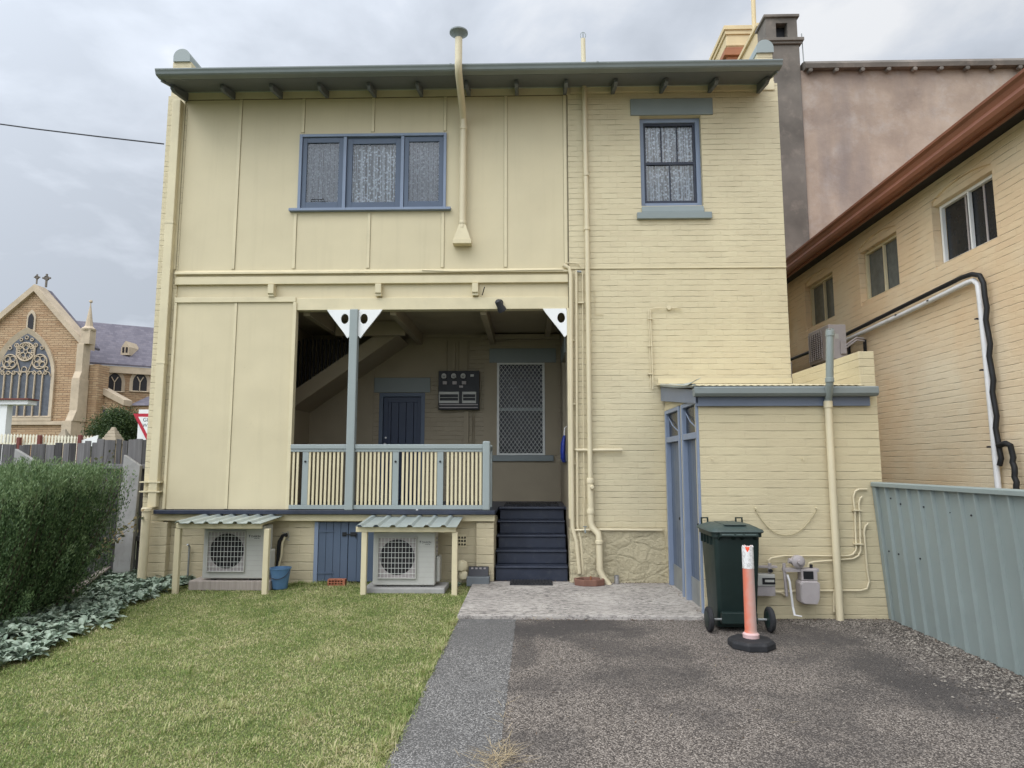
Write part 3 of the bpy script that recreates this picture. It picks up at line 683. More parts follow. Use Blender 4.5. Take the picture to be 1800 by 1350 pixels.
# flue on the sheeted wall
fl = MB()
p0 = PY(810, 66, 9.12); p1 = PY(809, 125, 9.12); p2 = PY(811, 140, 9.14); p3 = PY(815, 170, 9.5); p4 = PY(814, 182, 9.88); p5 = PY(813, 385, 9.90)
x = p5.x
fl.tube([(x, 9.12, p0.z), (x, 9.12, 7.52), (x, 9.115, 7.44), (x, 9.16, 7.36), (x, 9.45, 7.24), (x, 9.80, 7.12), (x, 9.89, 7.04), (x, 9.90, 6.90), (x, 9.90, 5.28)], .053, 18)
flue = fl.build('flue_pipe', M['pipe'], H, smooth=True)
MB().lathe([(.055, 0), (.058, .01), (.10, .055), (.135, .075), (.135, .095), (.10, .12), (.04, .13)], (x, 9.12, p0.z-.01), 24).build('cowl', M['trim'], flue, smooth=True)
for zz_ in (7.28,): pass
for k in range(6):
    y_ = 9.17+.09*k; z_ = 7.355-.035*k
    MB().lathe([(.056,-.008),(.060,0),(.056,.008)], (x, 0, 0), 18)
MB().lathe([(.057,0),(.062,.006),(.062,.05),(.057,.056)], (x, 9.90, 6.86), 18).build('collar', M['pipe'], flue, smooth=True)
MB().lathe([(.057,0),(.062,.006),(.062,.04),(.057,.046)], (x, 9.90, 5.34), 18).build('collar', M['pipe'], flue, smooth=True)
hz_ = PY(813, 430, 9.9).z
hd = MB(); t_ = hz_+.07
hd.hexa([(x-.13,9.84,t_),(x+.13,9.84,t_),(x+.13,9.985,t_),(x-.13,9.985,t_)], [(x-.04,9.86,t_+.27),(x+.04,9.86,t_+.27),(x+.04,9.96,t_+.27),(x-.04,9.96,t_+.27)])
hd.box(x-.14, x+.14, 9.83, 9.988, hz_, t_); hd.build('hood', M['cream'], flue, bevel=.004)
# soil vent pipe on the brick wall
def xz(px, py, Y=9.9): p = PY(px, py, Y); return p
vp = MB(); x = PY(1033, 500, 9.93).x
xt = PY(1028, 70, 9.95)
vp.tube([(x-.02, 9.93, xt.z), (x-.01, 9.93, 7.0), (x, 9.93, 5.0), (x, 9.93, PY(1040, 850, 9.93).z)], .036, 14)
vp.tube([(x, 9.93, 1.46), (x, 9.93, PY(1041, 918, 9.93).z), (x+.02, 9.92, .78), (x+.10, 9.88, .70), (x+.11, 9.86, .62), (x+.11, 9.86, .2), (x+.16, 9.85, .08), (x+.24, 9.82, -.02)], .048, 14)
vent = vp.build('soil_pipe', M['pipe'], H, smooth=True)
for z_ in (PY(1033,310,9.93).z, PY(1033,405,9.93).z): MB().lathe([(.038,0),(.046,.006),(.046,.05),(.038,.056)], (x, 9.93, z_), 16).build('collar', M['pipe'], vent, smooth=True)
for z_ in (1.42, .98): MB().lathe([(.04,-.01),(.056,0),(.058,.05),(.05,.07)], (x, 9.93, z_), 16).build('collar', M['pipe'], vent, smooth=True)
MB().lathe([(.05,0),(.06,.01),(.06,.05),(.05,.06)], (x+.11, 9.86, .55), 16).build('collar', M['pipe'], vent, smooth=True)
MB().lathe([(.02,-.02),(.035,0),(.035,.02),(.02,.03)], (x+.02, 9.865, 1.36), 12, 'y').build('inspection_plug', M['pipe'], vent, smooth=True)
lp_ = MB(); cz = xt.z+.06
lp_.tube([(x-.02+.042*math.cos(a), 9.93, cz+.055*math.sin(a)) for a in [2*math.pi*i/20 for i in range(21)]], .005, 6)
lp_.tube([(x-.02, 9.93+.042*math.cos(a), cz+.055*math.sin(a)) for a in [2*math.pi*i/20 for i in range(21)]], .005, 6)
lp_.build('wire_guard', M['trimlt'], vent)
# conduits on the corner of the brick wall
def pipe(pxs, Y, r, mat='pipe', name='conduit', parent=H, n=8, smooth=True):
    pts = [PY(a, b, Y if len(q) == 2 else q[2]) for q in pxs for a, b in [q[:2]]]
    return MB().tube(pts, r, n).build(name, M[mat], parent, smooth=smooth)
pipe([(990,466),(1000,471),(1003,482),(1004,700),(1006,925),(1013,950),(1019,1008)], 9.94, .030, 'pipe', 'waste_pipe', n=12)
pipe([(1013,475),(1014,700),(1015,925),(1021,948),(1025,1010)], 9.96, .019)
pipe([(1024,478),(1025,700),(1027,870),(1026,940),(1026,1008)], 9.965, .008)
pipe([(994,462),(1018,463),(1021,470)], 9.96, .008)
pipe([(1012,477),(1022,478)], 9.96, .018, 'steel', 'pipe_clamp')
pipe([(742,475),(800,477),(990,474)], 9.94, .008)
pipe([(1012,791),(1094,791)], 9.95, .022)
pipe([(1006,932),(1060,931),(1164,932)], 9.93, .016, 'pipe', 'water_pipe')
pipe([(1013,511),(1045,511),(1046,553),(1060,553)], 9.984, .004)
pipe([(1148,684),(1146,620),(1143,545)], 9.965, .010)
pipe([(1144,683),(1142,600),(1140,545),(1150,541),(1172,541)], 9.965, .007)
pipe([(1180,541),(1198,542)], 9.965, .010)
MB().lathe([(.001,-.01),(.032,-.01),(.034,0),(.034,.02)], PY(1176,541,9.97), 20, 'y').build('junction_box', M['pipe'], H, smooth=True)
for py in (560, 608, 657): p = PY(1143, py, 9.96); MB().box(p.x-.035, p.x+.035, 9.95, 9.99, p.z-.008, p.z+.008).build('pipe_clamp', M['pipe'], H)
for py, px in ((532,1021),(598,1004),(710,1006),(815,1007),(790,1015)): p = PY(px, py, 9.96); MB().box(p.x-.045, p.x+.045, 9.94, 9.995, p.z-.01, p.z+.01).build('pipe_clamp', M['pipe'], H)
tp = PY(1028, 932, 9.9)
t_ = MB(); t_.tube([tp, tp+Vector((0,-.07,0)), tp+Vector((0,-.09,-.03))], .012, 8); t_.tube([tp+Vector((0,-.05,0)), tp+Vector((0,-.05,.05))], .007, 6); t_.box(tp.x-.03, tp.x+.03, tp.y-.056, tp.y-.044, tp.z+.05, tp.z+.062)
t_.build('garden_tap', M['trim'], H)
# left downpipes
dpx = -5.565
dp = MB(); dp.box(dpx-.065, dpx+.065, YF-.11, YF-.012, 1.06, 7.43); dpo = dp.build('downpipe', M['cream'], H, bevel=.01)
for z_ in (3.2, 5.4): MB().box(dpx-.07, dpx+.07, YF-.115, YF-.011, z_, z_+.03).build('pipe_clamp', M['cream'], dpo)
for z_ in (1.28, 1.42): MB().box(-5.76, -5.45, YF-.12, YF-.011, z_, z_+.02).build('pipe_clamp', M['cream'], dpo)
rp = PY(254, 940, 9.86)
rpo = MB().tube([(rp.x, 9.86, -.1), (rp.x+.01, 9.86, 1.05)], .062, 18).build('downpipe', M['pipe'], H, smooth=True)
MB().lathe([(.064,0),(.075,.008),(.075,.05),(.066,.06)], (rp.x+.01, 9.86, 1.0), 18).build('collar', M['pipe'], rpo, smooth=True)

# ------------------------------------------------------------ verandah
DX0, DX1, YB = -4.20, .60, 12.75
sx0, sx1 = -.50, .575
MB().wall('x', -5.76, -.52, -.1, .86, 10.10, 10.35, [(-3.19,-2.10,-.1,.84), (-1.11,-.93,.48,.66)]).build('base_wall', M['basebrick'], H)
MB().box(-5.76, -5.36, 9.985, 10.098, -.1, .84).build('base_pier', M['basebrick'], H, bevel=.01)
MB().box(-.78, -.52, 10.02, 10.098, -.1, .84).build('base_pier', M['basebrick'], H, bevel=.008)
MB().wall('y', 10.352, 11.2, -.1, .86, -.52, -.75).build('step_side_wall', M['basebrick'], H)
MB().box(-5.50, -.51, 9.98, 10.2, .862, .955).build('bearer', M['cream'], H, bevel=.004)
MB().box(-5.54, -.50, 9.90, 9.979, .962, 1.022).build('floor_edge', M['navy'], H, bevel=.008)
dk = MB(); dk.box(DX0, sx0-.002, 9.98, YB, .957, 1.0); dk.box(sx0, DX1, 11.10, YB, .957, 1.0); dk.build('verandah_floor', M['navy'], H)
# back wall with door and window openings
drx0, drx1, drz1 = -2.87, -1.99, 3.05
vwx0, vwx1, vwz0, vwz1 = -.60, .29, 1.86, 3.62
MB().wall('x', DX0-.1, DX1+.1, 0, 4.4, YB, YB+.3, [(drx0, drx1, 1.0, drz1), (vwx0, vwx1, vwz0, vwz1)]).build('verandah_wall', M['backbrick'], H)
for a, b, c, d in ((drx0-.10, drx1+.10, 3.055, 3.34), (-.76, .52, 3.625, 3.90)):
    MB().box(a, b, YB-.025, YB+.1, c, d).build('lintel', M['trim'], H, bevel=.006)
MB().box(-.72, .46, YB-.06, YB+.1, 1.745, 1.857).build('sill', M['trim'], H, bevel=.006)
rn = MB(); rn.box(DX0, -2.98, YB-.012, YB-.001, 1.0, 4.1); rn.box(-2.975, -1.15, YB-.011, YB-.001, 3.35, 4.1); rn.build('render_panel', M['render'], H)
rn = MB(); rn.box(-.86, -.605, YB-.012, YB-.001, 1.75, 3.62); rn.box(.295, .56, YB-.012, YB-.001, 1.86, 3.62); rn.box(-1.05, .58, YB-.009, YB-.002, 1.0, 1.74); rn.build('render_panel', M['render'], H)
d_ = MB(); d_.box(drx0, drx0+.075, YB+.0, YB+.14, 1.0, drz1); d_.box(drx1-.075, drx1, YB+.0, YB+.14, 1.0, drz1); d_.box(drx0+.075, drx1-.075, YB+.0, YB+.14, drz1-.075, drz1)
df = d_.build('door_frame', M['blue'], H, bevel=.004)
dr = MB(); nb = 5; dw = (drx1-drx0-.16)/nb
for k in range(nb): dr.box(drx0+.08+k*dw+.004, drx0+.08+(k+1)*dw-.004, YB+.06, YB+.10, 1.01, drz1-.08)
dr.box(drx0+.08, drx1-.08, YB+.101, YB+.12, 1.01, drz1-.08)
dr.box(drx0+.08, drx0+.17, YB+.045, YB+.059, 1.01, drz1-.08); dr.box(drx1-.15, drx1-.08, YB+.045, YB+.059, 1.01, drz1-.08); dr.box(drx0+.17, drx1-.15, YB+.045, YB+.059, drz1-.18, drz1-.08)
dro = dr.build('door', M['door'], H, bevel=.004)
kn = MB(); kn.lathe([(.01,0),(.012,-.03),(.028,-.045),(.03,-.06),(.015,-.075)], (drx0+.13, YB+.045, 2.07), 14, 'y'); kn.lathe([(.02,0),(.02,-.012),(.01,-.014)], (drx0+.13, YB+.045, 2.19), 12, 'y')
kn.build('knob', M['chrome'], dro, smooth=True)
# security-mesh window
W = MB(); W.box(vwx0-.01, vwx0+.035, YB-.03, YB-.002, vwz0, vwz1); W.box(vwx1-.035, vwx1+.01, YB-.03, YB-.002, vwz0, vwz1); W.box(vwx0+.035, vwx1-.035, YB-.03, YB-.002, vwz0, vwz0+.035); W.box(vwx0+.035, vwx1-.035, YB-.03, YB-.002, vwz1-.035, vwz1)
vw = W.build('window', M['wire'], H, bevel=.003)
gr = MB(); gx0, gx1, gz0, gz1 = vwx0+.035, vwx1-.035, vwz0+.035, vwz1-.035; sp = .105
def clipseg(p, d):
    t0, t1 = -9, 9
    for a, lo, hi in ((0, gx0, gx1), (1, gz0, gz1)):
        ta, tb = (lo-p[a])/d[a], (hi-p[a])/d[a]
        t0 = max(t0, min(ta, tb)); t1 = min(t1, max(ta, tb))
    return (t0, t1) if t1 > t0+.01 else None
for sgn in (1, -1):
    k = -30
    while k < 40:
        p = (gx0+k*sp*.72, gz0); d = (.58*sgn, .81); c_ = clipseg(p, d)
        if c_:
            a_, b_ = [(p[0]+d[0]*t, YB-.018+.004*sgn, p[1]+d[1]*t) for t in c_]
            gr.tube([a_, b_], .0040, 5, False)
        k += 1
gr.build('diamond_grille', M['wire'], vw)
MB().box(vwx0, vwx1, YB+.05, YB+.08, 2.70, 2.76).build('meeting_rail', M['trimlt'], vw)
MB().add([(vwx0,YB+.09,vwz0),(vwx1,YB+.09,vwz0),(vwx1,YB+.09,vwz1),(vwx0,YB+.09,vwz1)], [(0,1,2,3)]).build('pane', M['darkglass'], vw)
# inner left wall, right return, ceiling
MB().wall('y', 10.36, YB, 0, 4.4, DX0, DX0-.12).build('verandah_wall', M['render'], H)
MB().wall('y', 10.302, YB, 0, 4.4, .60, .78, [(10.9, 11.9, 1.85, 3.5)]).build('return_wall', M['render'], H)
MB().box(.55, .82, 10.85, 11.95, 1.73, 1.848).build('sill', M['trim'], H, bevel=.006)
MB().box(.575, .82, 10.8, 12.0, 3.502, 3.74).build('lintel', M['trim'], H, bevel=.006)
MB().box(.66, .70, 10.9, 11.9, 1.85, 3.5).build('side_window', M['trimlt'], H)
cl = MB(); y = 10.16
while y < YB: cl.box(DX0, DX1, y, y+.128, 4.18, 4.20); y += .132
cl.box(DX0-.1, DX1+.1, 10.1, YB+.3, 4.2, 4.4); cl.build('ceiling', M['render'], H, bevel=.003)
for x in (-3.45, -2.10, -.70, .35):
    MB().box(x-.05, x+.05, 10.14, YB-.02, 3.98 if x != .35 else 4.08, 4.179).build('ceiling_joist', M['render'], H, bevel=.004)
MB().box(-3.38, -2.16, 11.45, 11.53, 3.92, 4.17).build('trimmer', M['render'], H, bevel=.004)
MB().box(-.9, .59, 12.55, 12.72, 4.06, 4.14).build('wall_plate', M['render'], H)
# stair rising to the right along the back wall
a1, a2, a3, a4 = PY(500,690,11.7), PY(660,590,11.7), PY(700,590,11.7), PY(505,720,11.7)
a1.x = max(a1.x, DX0+.002); a4.x = max(a4.x, DX0+.002)
MB().prism([(a1.x,a1.z),(a4.x,a4.z),(a3.x,a3.z),(a2.x,a2.z)], 'y', 11.66, 11.72).build('stair_stringer', M['render'], H)
MB().prism([(a1.x,a1.z-.03),(a4.x,a4.z+.02),(a3.x,a3.z+.02),(a2.x,a2.z-.03)], 'y', 11.722, YB-.02).build('stair_soffit', M['render'], H)
nb = 15
for k in range(nb):
    t = (k+.5)/nb*.72; x = a1.x+(a2.x-a1.x)*t; z = a1.z+(a2.z-a1.z)*t
    zt = min(z+.85, 3.9); MB().box(x-.012, x+.012, 11.68, 11.705, z, zt).build('stair_baluster', M['dark'], H)
# verandah post and brackets
pxp = -2.648
MB().box(pxp-.062, pxp+.062, 9.90, 10.02, 1.023, 4.028).build('verandah_post', M['trimlt'], H, bevel=.012)
MB().box(.575, .64, 9.93, 10.05, .9, 4.028).build('corner_post', M['cream'], H, bevel=.008)
def brk(xp, s):
    o_ = [(xp, 4.026), (xp+s*.385, 4.026), (xp+s*.385, 3.985), (xp+s*.33, 3.975), (xp+s*.055, 3.62), (xp+s*.055, 3.585), (xp, 3.585)]
    if s < 0: o_ = o_[::-1]
    return MB().ring(o_, (xp+s*.085, 3.885, .058, .078), 'y', 9.945, 9.975)
for xp, s in ((pxp-.062, -1), (pxp+.062, 1), (.574, -1)):
    brk(xp, s).build('post_bracket', M['white'], H, bevel=.002)
# balustrade
bz0, bz1 = 1.06, 1.93
bl = MB(); ends = [(-3.545, pxp-.064), (pxp+.064, -.685)]
for a, b in ends:
    bl.prism([(9.93,bz1-.01),(9.93,bz1+.045),(9.94,bz1+.055),(9.99,bz1+.055),(10.0,bz1+.045),(10.0,bz1-.01)], 'x', a, b)
    bl.box(a, b, 9.945, 9.985, bz1-.055, bz1-.012); bl.box(a, b, 9.94, 9.99, bz0-.025, bz0+.035)
bal = bl.build('balustrade', M['trimlt'], H, bevel=.003)
MB().box(-.684, -.574, 9.90, 10.01, 1.023, 2.03).build('newel_post', M['trimlt'], bal, bevel=.02, seg=3)
MB().box(-.66, -.60, 10.02, 11.0, bz1-.01, bz1+.045).build('return_rail', M['trimlt'], bal, bevel=.004)
MB().box(-.66, -.60, 10.95, 11.04, 1.0, 2.0).build('newel_post', M['trimlt'], bal, bevel=.012)
for k in range(13): y = 10.06+k*.065; MB().box(-.64, -.62, y, y+.03, bz0, bz1-.015).build('baluster', M['trimlt'], bal)
wide = [-3.32, -1.975, -1.313]
for x in wide:
    MB().box(x-.045, x+.045, 9.95, 9.98, bz0+.036, bz1-.056).build('wide_baluster', M['trimlt'], bal, bevel=.003)
    MB().lathe([(.016,0),(.016,-.012),(.006,-.014)], (x, 9.95, bz1-.2), 10, 'y').build('bolt', M['black'], bal)
x = -3.50
while x < -.70:
    if abs(x-pxp) > .085 and all(abs(x-w_) > .062 for w_ in wide):
        MB().box(x-.0165, x+.0165, 9.955, 9.975, bz0+.036, bz1-.056).build('baluster', M['cream'], bal, bevel=.003)
    x += .0605
MB().box(-1.66, -1.63, 9.93, 9.98, 1.0235, 1.034).build('rail_block', M['white'], bal)
# steps
st = MB(); ys = [10.12, 10.36, 10.60, 10.84, 11.10]
for k in range(4):
    z = .2*(k+1); st.box(sx0+.01*k, sx1-.012, ys[k]+.02, 11.12, z-.2 if k else -.05, z-.03); st.box(sx0-.01, sx1-.008, ys[k]-.005, ys[k+1]+.03, z-.0295, z)
st.box(sx0+.02, sx1-.012, 11.10, 11.14, .8, .9565); st.box(sx0+.005, sx1-.008, 11.06, 11.0995, .962, 1.004)
st.build('steps', M['navy'], H, bevel=.012)
# cellar doors
cdx0, cdx1 = -3.19, -2.10
c_ = MB(); c_.box(cdx0, cdx0+.06, 10.07, 10.2, -.04, .84); c_.box(cdx1-.06, cdx1, 10.07, 10.2, -.04, .84); c_.build('cellar_frame', M['bluelt'], H, bevel=.004)
for a, b in ((cdx0+.063, -2.688), (-2.682, cdx1-.063)):
    c_ = MB(); n_ = 4; w_ = (b-a)/n_
    for k in range(n_): c_.box(a+k*w_+.002, a+(k+1)*w_-.002, 10.085, 10.12, -.02, .835)
    cd = c_.build('cellar_door', M['blue'], H, bevel=.003)
    if a < -2.8:
        for z in (.10, .70): MB().prism([(a,z-.015),(a+.24,z-.006),(a+.24,z+.006),(a,z+.015)], 'y', 10.072, 10.084).build('strap_hinge', M['blue'], cd)
    else:
        b_ = MB(); b_.tube([(a-.08,10.07,.66),(a+.13,10.07,.66)], .008, 8); b_.box(a-.09,a-.03,10.074,10.084,.63,.69); b_.box(a+.03,a+.12,10.074,10.084,.63,.69); b_.tube([(a+.10,10.065,.66),(a+.12,10.06,.60)], .006, 6); b_.build('bolt', M['black'], cd)
# terracotta air vent in base wall
av = MB(); holes = []
for i in range(4):
    for j in range(3): holes.append((-1.10+.0425*i, -1.10+.0425*i+.028, .495+.05*j, .495+.05*j+.032))
av.wall('x', -1.11, -.93, .48, .66, 10.094, 10.16, [(h[0]+.005, h[1]+.005, h[2]+.003, h[3]+.003) for h in holes]); av.build('air_vent', M['cream'], H)
MB().box(-1.11, -.93, 10.17, 10.18, .48, .66).build('vent_backing', M['dark'], H)
# doormat etc. come later (loose things)

# =================================================================== OUTBUILDING (lean-to store at the right)
OX0, OX1, OY0 = 2.0, 4.08, 7.95
ob = thing('outbuilding', 'low cream painted lean-to outbuilding with two narrow blue doors on its side', 'outbuilding', (3.0, OY0, 0))
zt_ = 2.52
MB().box(OX0+.0, OX1, OY0, OY0+.2, -.1, zt_).build('front_wall', M['shedbrick'], ob)
MB().wall('y', OY0+.202, 9.95, -.1, zt_, OX0, OX0+.2, [(OY0+.204, 8.80, -.03, 2.47), (8.92, 9.86, -.03, 2.47)]).build('side_wall', M['shedbrick'], ob)
pz = 3.02
MB().box(3.90, 4.08, OY0+.0, 9.98, zt_+.003, pz).build('parapet_wall', M['shedbrick'], ob, bevel=.006)
MB().box(3.90, 4.08, OY0+.202, 9.98, -.1, zt_).build('far_side_wall', M['shedbrick'], ob)
rfz0, rfz1 = 2.60, 2.87
ro = MB(); n_ = 50; xs_ = [1.90+(3.895-1.90)*i/n_/1.0 for i in range(n_+1)]
top = []; 
for i, x in enumerate(xs_): top.append((x, rfz0 + (.007 if i % 2 else 0)))
for i in range(n_):
    (xa, za), (xb, zb) = top[i], top[i+1]; dz = rfz1-rfz0
    ro.hexa([(xa,7.80,za-.004),(xb,7.80,zb-.004),(xb,9.985,zb+dz-.004),(xa,9.985,za+dz-.004)], [(xa,7.80,za),(xb,7.80,zb),(xb,9.985,zb+dz),(xa,9.985,za+dz)])
ro.build('roof', M['cream'], ob)
MB().box(1.92, 3.89, 9.955, 9.985, 2.88, 2.96).build('flashing', M['cream'], ob)
MB().box(1.96, 3.98, OY0-.045, OY0-.002, 2.37, 2.56).build('fascia', M['fasciablue'], ob, bevel=.005)
gp = [(OY0-.048,2.50),(OY0-.09,2.475),(OY0-.14,2.48),(OY0-.165,2.51),(OY0-.165,2.575),(OY0-.15,2.59),(OY0-.14,2.575),(OY0-.048,2.575)]
gt = MB().prism(gp, 'x', 1.92, 4.03).build('gutter', M['trim'], ob, bevel=.003)
# side barge
MB().hexa([(1.955,OY0-.045,2.40),(1.985,OY0-.045,2.40),(1.985,9.96,2.62),(1.955,9.96,2.62)], [(1.955,OY0-.045,2.565),(1.985,OY0-.045,2.565),(1.985,9.96,2.83),(1.955,9.96,2.83)]).build('barge_board', M['fasciablue'], ob, bevel=.004)
MB().add([(OX0+.01, OY0+.2, 2.47),(OX0+.01, 9.95, 2.47),(OX0+.01, 9.95, 2.80),(OX0+.01,OY0+.2,2.56),(OX0+.19, OY0+.2, 2.47),(OX0+.19, 9.95, 2.47),(OX0+.19, 9.95, 2.80),(OX0+.19,OY0+.2,2.56)], [(3,2,1,0),(4,5,6,7),(0,1,5,4)]).build('side_gable', M['shedbrick'], ob)
MB().tube([(1.93, OY0-.13, 2.60), (1.92, 8.8, 2.705), (1.93, 9.8, 2.84)], .022, 8).build('roof_edge_roll', M['trimlt'], ob, smooth=True)
fl_ = MB(); q = [PY(1150,683,9.3), PY(1185,684,8.6), PY(1215,672,7.9), PY(1221,670,7.78)]
fl_.add([(1.915,9.3,2.77),(1.95,9.3,2.80),(1.905,8.5,2.67),(1.95,8.5,2.70),(1.88,7.95,2.62),(1.95,7.95,2.66),(1.93,7.72,2.66),(1.985,7.74,2.68)], [(0,1,3,2),(2,3,5,4),(4,5,7,6)])
fo = fl_.build('bent_flashing', M['zinc'], ob); sd_ = fo.modifiers.new('s', 'SOLIDIFY'); sd_.thickness = .004
# doors on the side
def side_door(y0, y1, open_=0):
    m = MB(); X = OX0
    m.box(X-.022, X+.10, y0, y0+.07, -.03, 2.46); m.box(X-.022, X+.10, y1-.07, y1, -.03, 2.46); m.box(X-.018, X+.10, y0+.07, y1-.07, 2.0, 2.075); m.box(X-.018, X+.10, y0+.07, y1-.07, 2.41, 2.46)
    f_ = m.build('door_frame', M['bluelt'], ob, bevel=.004)
    m = MB(); k = 5; w_ = (y1-y0-.15)/k
    for i in range(k): m.box(X+.04, X+.075, y0+.075+i*w_+.002, y0+.075+(i+1)*w_-.002, .0, 1.995)
    d = m.build('door', M['blue'], ob, bevel=.003)
    MB().box(X+.032, X+.039, y0+.08, y1-.08, .0, .30).build('kick_plate', M['steel'], d)
    kb = MB(); kb.lathe([(.008,0),(.01,-.03),(.024,-.04),(.024,-.055),(.01,-.065)], (X+.04, y0+.13, .98), 12, 'x'); kb.build('knob', M['dark'], d, smooth=True)
    MB().lathe([(.015,0),(.015,-.008)], (X+.04, y0+.13, 1.22), 10, 'x').build('lock', M['chrome'], d)
    t = MB(); t.box(X+.03, X+.045, y0+.07, y1-.07, 2.08, 2.40); t.build('transom_pane', M['darkglass'], f_)
    MB().tube([(X+.02, y0+.09, 2.10), (X+.0, (y0+y1)/2, 2.22), (X+.02, y1-.09, 2.36)], .008, 6).build('stay', M['bluelt'], f_)
side_door(OY0+.21-.2+.012, 8.80); side_door(8.93, 9.85)
MB().box(OX0-.03, OX0+.1, OY0+.01, 9.9, -.12, -.032).build('door_step', M['oldstone'], ob, bevel=.01)
# vent pipe with elbow, cream lower part
Yp = 7.86; a_ = PY(1460, 582, 7.70); b_ = PY(1463, 672, 7.70); c_ = PY(1456, 706, Yp); d_ = PY(1479, 1076, Yp)
vp = MB().tube([(a_.x, 7.72, a_.z), (b_.x-.02, 7.72, b_.z+.02), (b_.x-.02, 7.73, b_.z-.03), (c_.x, 7.85, c_.z+.05), (c_.x, 7.87, c_.z)], .042, 14).build('vent_pipe', M['greypvc'], ob, smooth=True)
MB().lathe([(.043,0),(.049,.005),(.049,.05),(.043,.055)], (b_.x-.02, 7.72, b_.z+.0), 16).build('collar', M['greypvc'], vp, smooth=True)
MB().lathe([(.043,0),(.05,.005),(.05,.06),(.044,.065)], (a_.x, 7.72, a_.z-.06), 16).build('collar', M['greypvc'], vp, smooth=True)
cw = MB()
for k in range(8): an = 2*math.pi*k/8; cw.box(a_.x+.036*math.cos(an)-.006, a_.x+.036*math.cos(an)+.006, 7.72+.036*math.sin(an)-.006, 7.72+.036*math.sin(an)+.006, a_.z, a_.z+.03)
cw.build('vent_cap', M['greypvc'], vp)
dw_ = MB().tube([(c_.x, 7.87, c_.z+.01), (c_.x, 7.87, -.06)], .042, 14).build('downpipe', M['pipe'], ob, smooth=True)
MB().lathe([(.043,0),(.05,.005),(.05,.08),(.044,.085)], (c_.x, 7.87, c_.z-.075), 16).build('collar', M['pipe'], dw_, smooth=True)

# pipes and meters on the front of the outbuilding
def P8(px, py, Y=7.90): return PY(px, py, Y)
gm = thing('gas_meter', 'round shouldered old grey gas meter with a disc regulator and hanging white strap', 'gas meter', P8(1412, 1058, 7.85), 'gas meters on the outbuilding wall')
c0 = P8(1398,1018); c1 = P8(1434,1058)
x0, x1, z0, z1 = c0.x, c1.x, c1.z, c0.z
body = [(x0,z0+.02),(x0+.03,z0),(x1-.04,z0-.005),(x1-.01,z0+.06),(x1,z1-.02),(x1-.03,z1),(x0+.02,z1),(x0,z1-.03)]
MB().prism(body, 'y', 7.76, 7.915).build('meter_case', M['acgrey'], gm, bevel=.015, seg=3)
MB().prism([(a*.94+.06*(x0+x1)/2, b*.94+.06*(z0+z1)/2) for a, b in body], 'y', 7.745, 7.759).build('front_plate', M['acgrey'], gm, bevel=.004)
i0, i1 = P8(1401,998), P8(1430,1018)
ix = MB().box(i0.x, i1.x, 7.78, 7.90, i1.z, i0.z).build('index_housing', M['acgrey'], gm, bevel=.008)
MB().box(i0.x+.02, i1.x-.05, 7.772, 7.779, i1.z+.02, i0.z-.02).build('dial_window', M['dark'], ix)
rc = P8(1397, 985)
MB().lathe([(.045,.06),(.068,.05),(.072,.0),(.072,-.015),(.05,-.03),(.028,-.035),(.026,-.07),(.016,-.072)], (rc.x, 7.80, rc.z), 24, 'y').build('regulator', M['acgrey'], gm, smooth=True)
MB().tube([(rc.x-.10,7.82,rc.z+.01),(rc.x-.05,7.82,rc.z+.0),(rc.x,7.83,rc.z)], .030, 12).build('regulator_inlet', M['acgrey'], gm, smooth=True)
MB().box(P8(1374,1000).x, P8(1433,1000).x, 7.80, 7.90, P8(1400,1003).z, P8(1400,999).z+.012).build('meter_bracket', M['acgrey'], gm)
MB().tube([P8(1378,990,7.83), P8(1379,1005,7.83), P8(1383,1048,7.83)], .018, 10).build('inlet_pipe', M['acgrey'], gm, smooth=True)
MB().tube([P8(1426,992,7.85), P8(1425,1020,7.85)], .017, 10).build('outlet_pipe', M['dark'], gm)
tl = [P8(1384,1010,7.78), P8(1388,1022,7.77), P8(1391,1045,7.77), P8(1394,1068,7.78), P8(1397,1082,7.76)]
tm = MB(); vs = []
for p in tl: vs += [p+Vector((-.012,0,0)), p+Vector((.012,.004,0))]
tm.add(vs, [(2*i,2*i+1,2*i+3,2*i+2) for i in range(len(tl)-1)])
tm.add([tl[-1]+Vector((-.012,0,0)), tl[-1]+Vector((.012,0,.006)), tl[-1]+Vector((.07,-.03,0)), tl[-1]+Vector((.06,-.04,-.006))], [(0,1,2,3)])
to = tm.build('hanging_strap', M['pvc'], gm); to.modifiers.new('s','SOLIDIFY').thickness = .003
gm2 = thing('gas_meter', 'small boxy grey gas meter with a window, half hidden behind the dark green bin', 'gas meter', P8(1340, 1046, 7.85), 'gas meters on the outbuilding wall')
q0, q1 = P8(1316,1007), P8(1358,1045)
MB().box(q0.x, q1.x, 7.80, 7.92, q1.z, (q0.z+q1.z)/2-.012).build('meter_case', M['acgrey'], gm2, bevel=.006)
MB().box(q0.x, q1.x, 7.79, 7.92, (q0.z+q1.z)/2-.01, q0.z).build('index_housing', M['acwhite'], gm2, bevel=.008)
MB().box(P8(1334,1015).x, P8(1356,1015).x, 7.782, 7.789, P8(1345,1024).z, P8(1345,1013).z).build('dial_window', M['dark'], gm2)
MB().box(P8(1338,1015).x, P8(1354,1015).x, 7.776, 7.781, P8(1345,1020).z, P8(1345,1016).z).build('counter', M['acwhite'], gm2)
MB().tube([P8(1353,990,7.85), P8(1353,1007,7.85)], .020, 10).build('union_nut', M['acgrey'], gm2)
MB().lathe([(.001,-.03),(.02,-.03),(.022,0)], P8(1354,1003,7.84), 14, 'y').build('test_plug', M['dark'], gm2)
MB().box(P8(1322,1015).x, P8(1364,1015).x, 7.84, 7.93, P8(1345,997).z, P8(1345,994).z).build('meter_bracket', M['acgrey'], gm2)
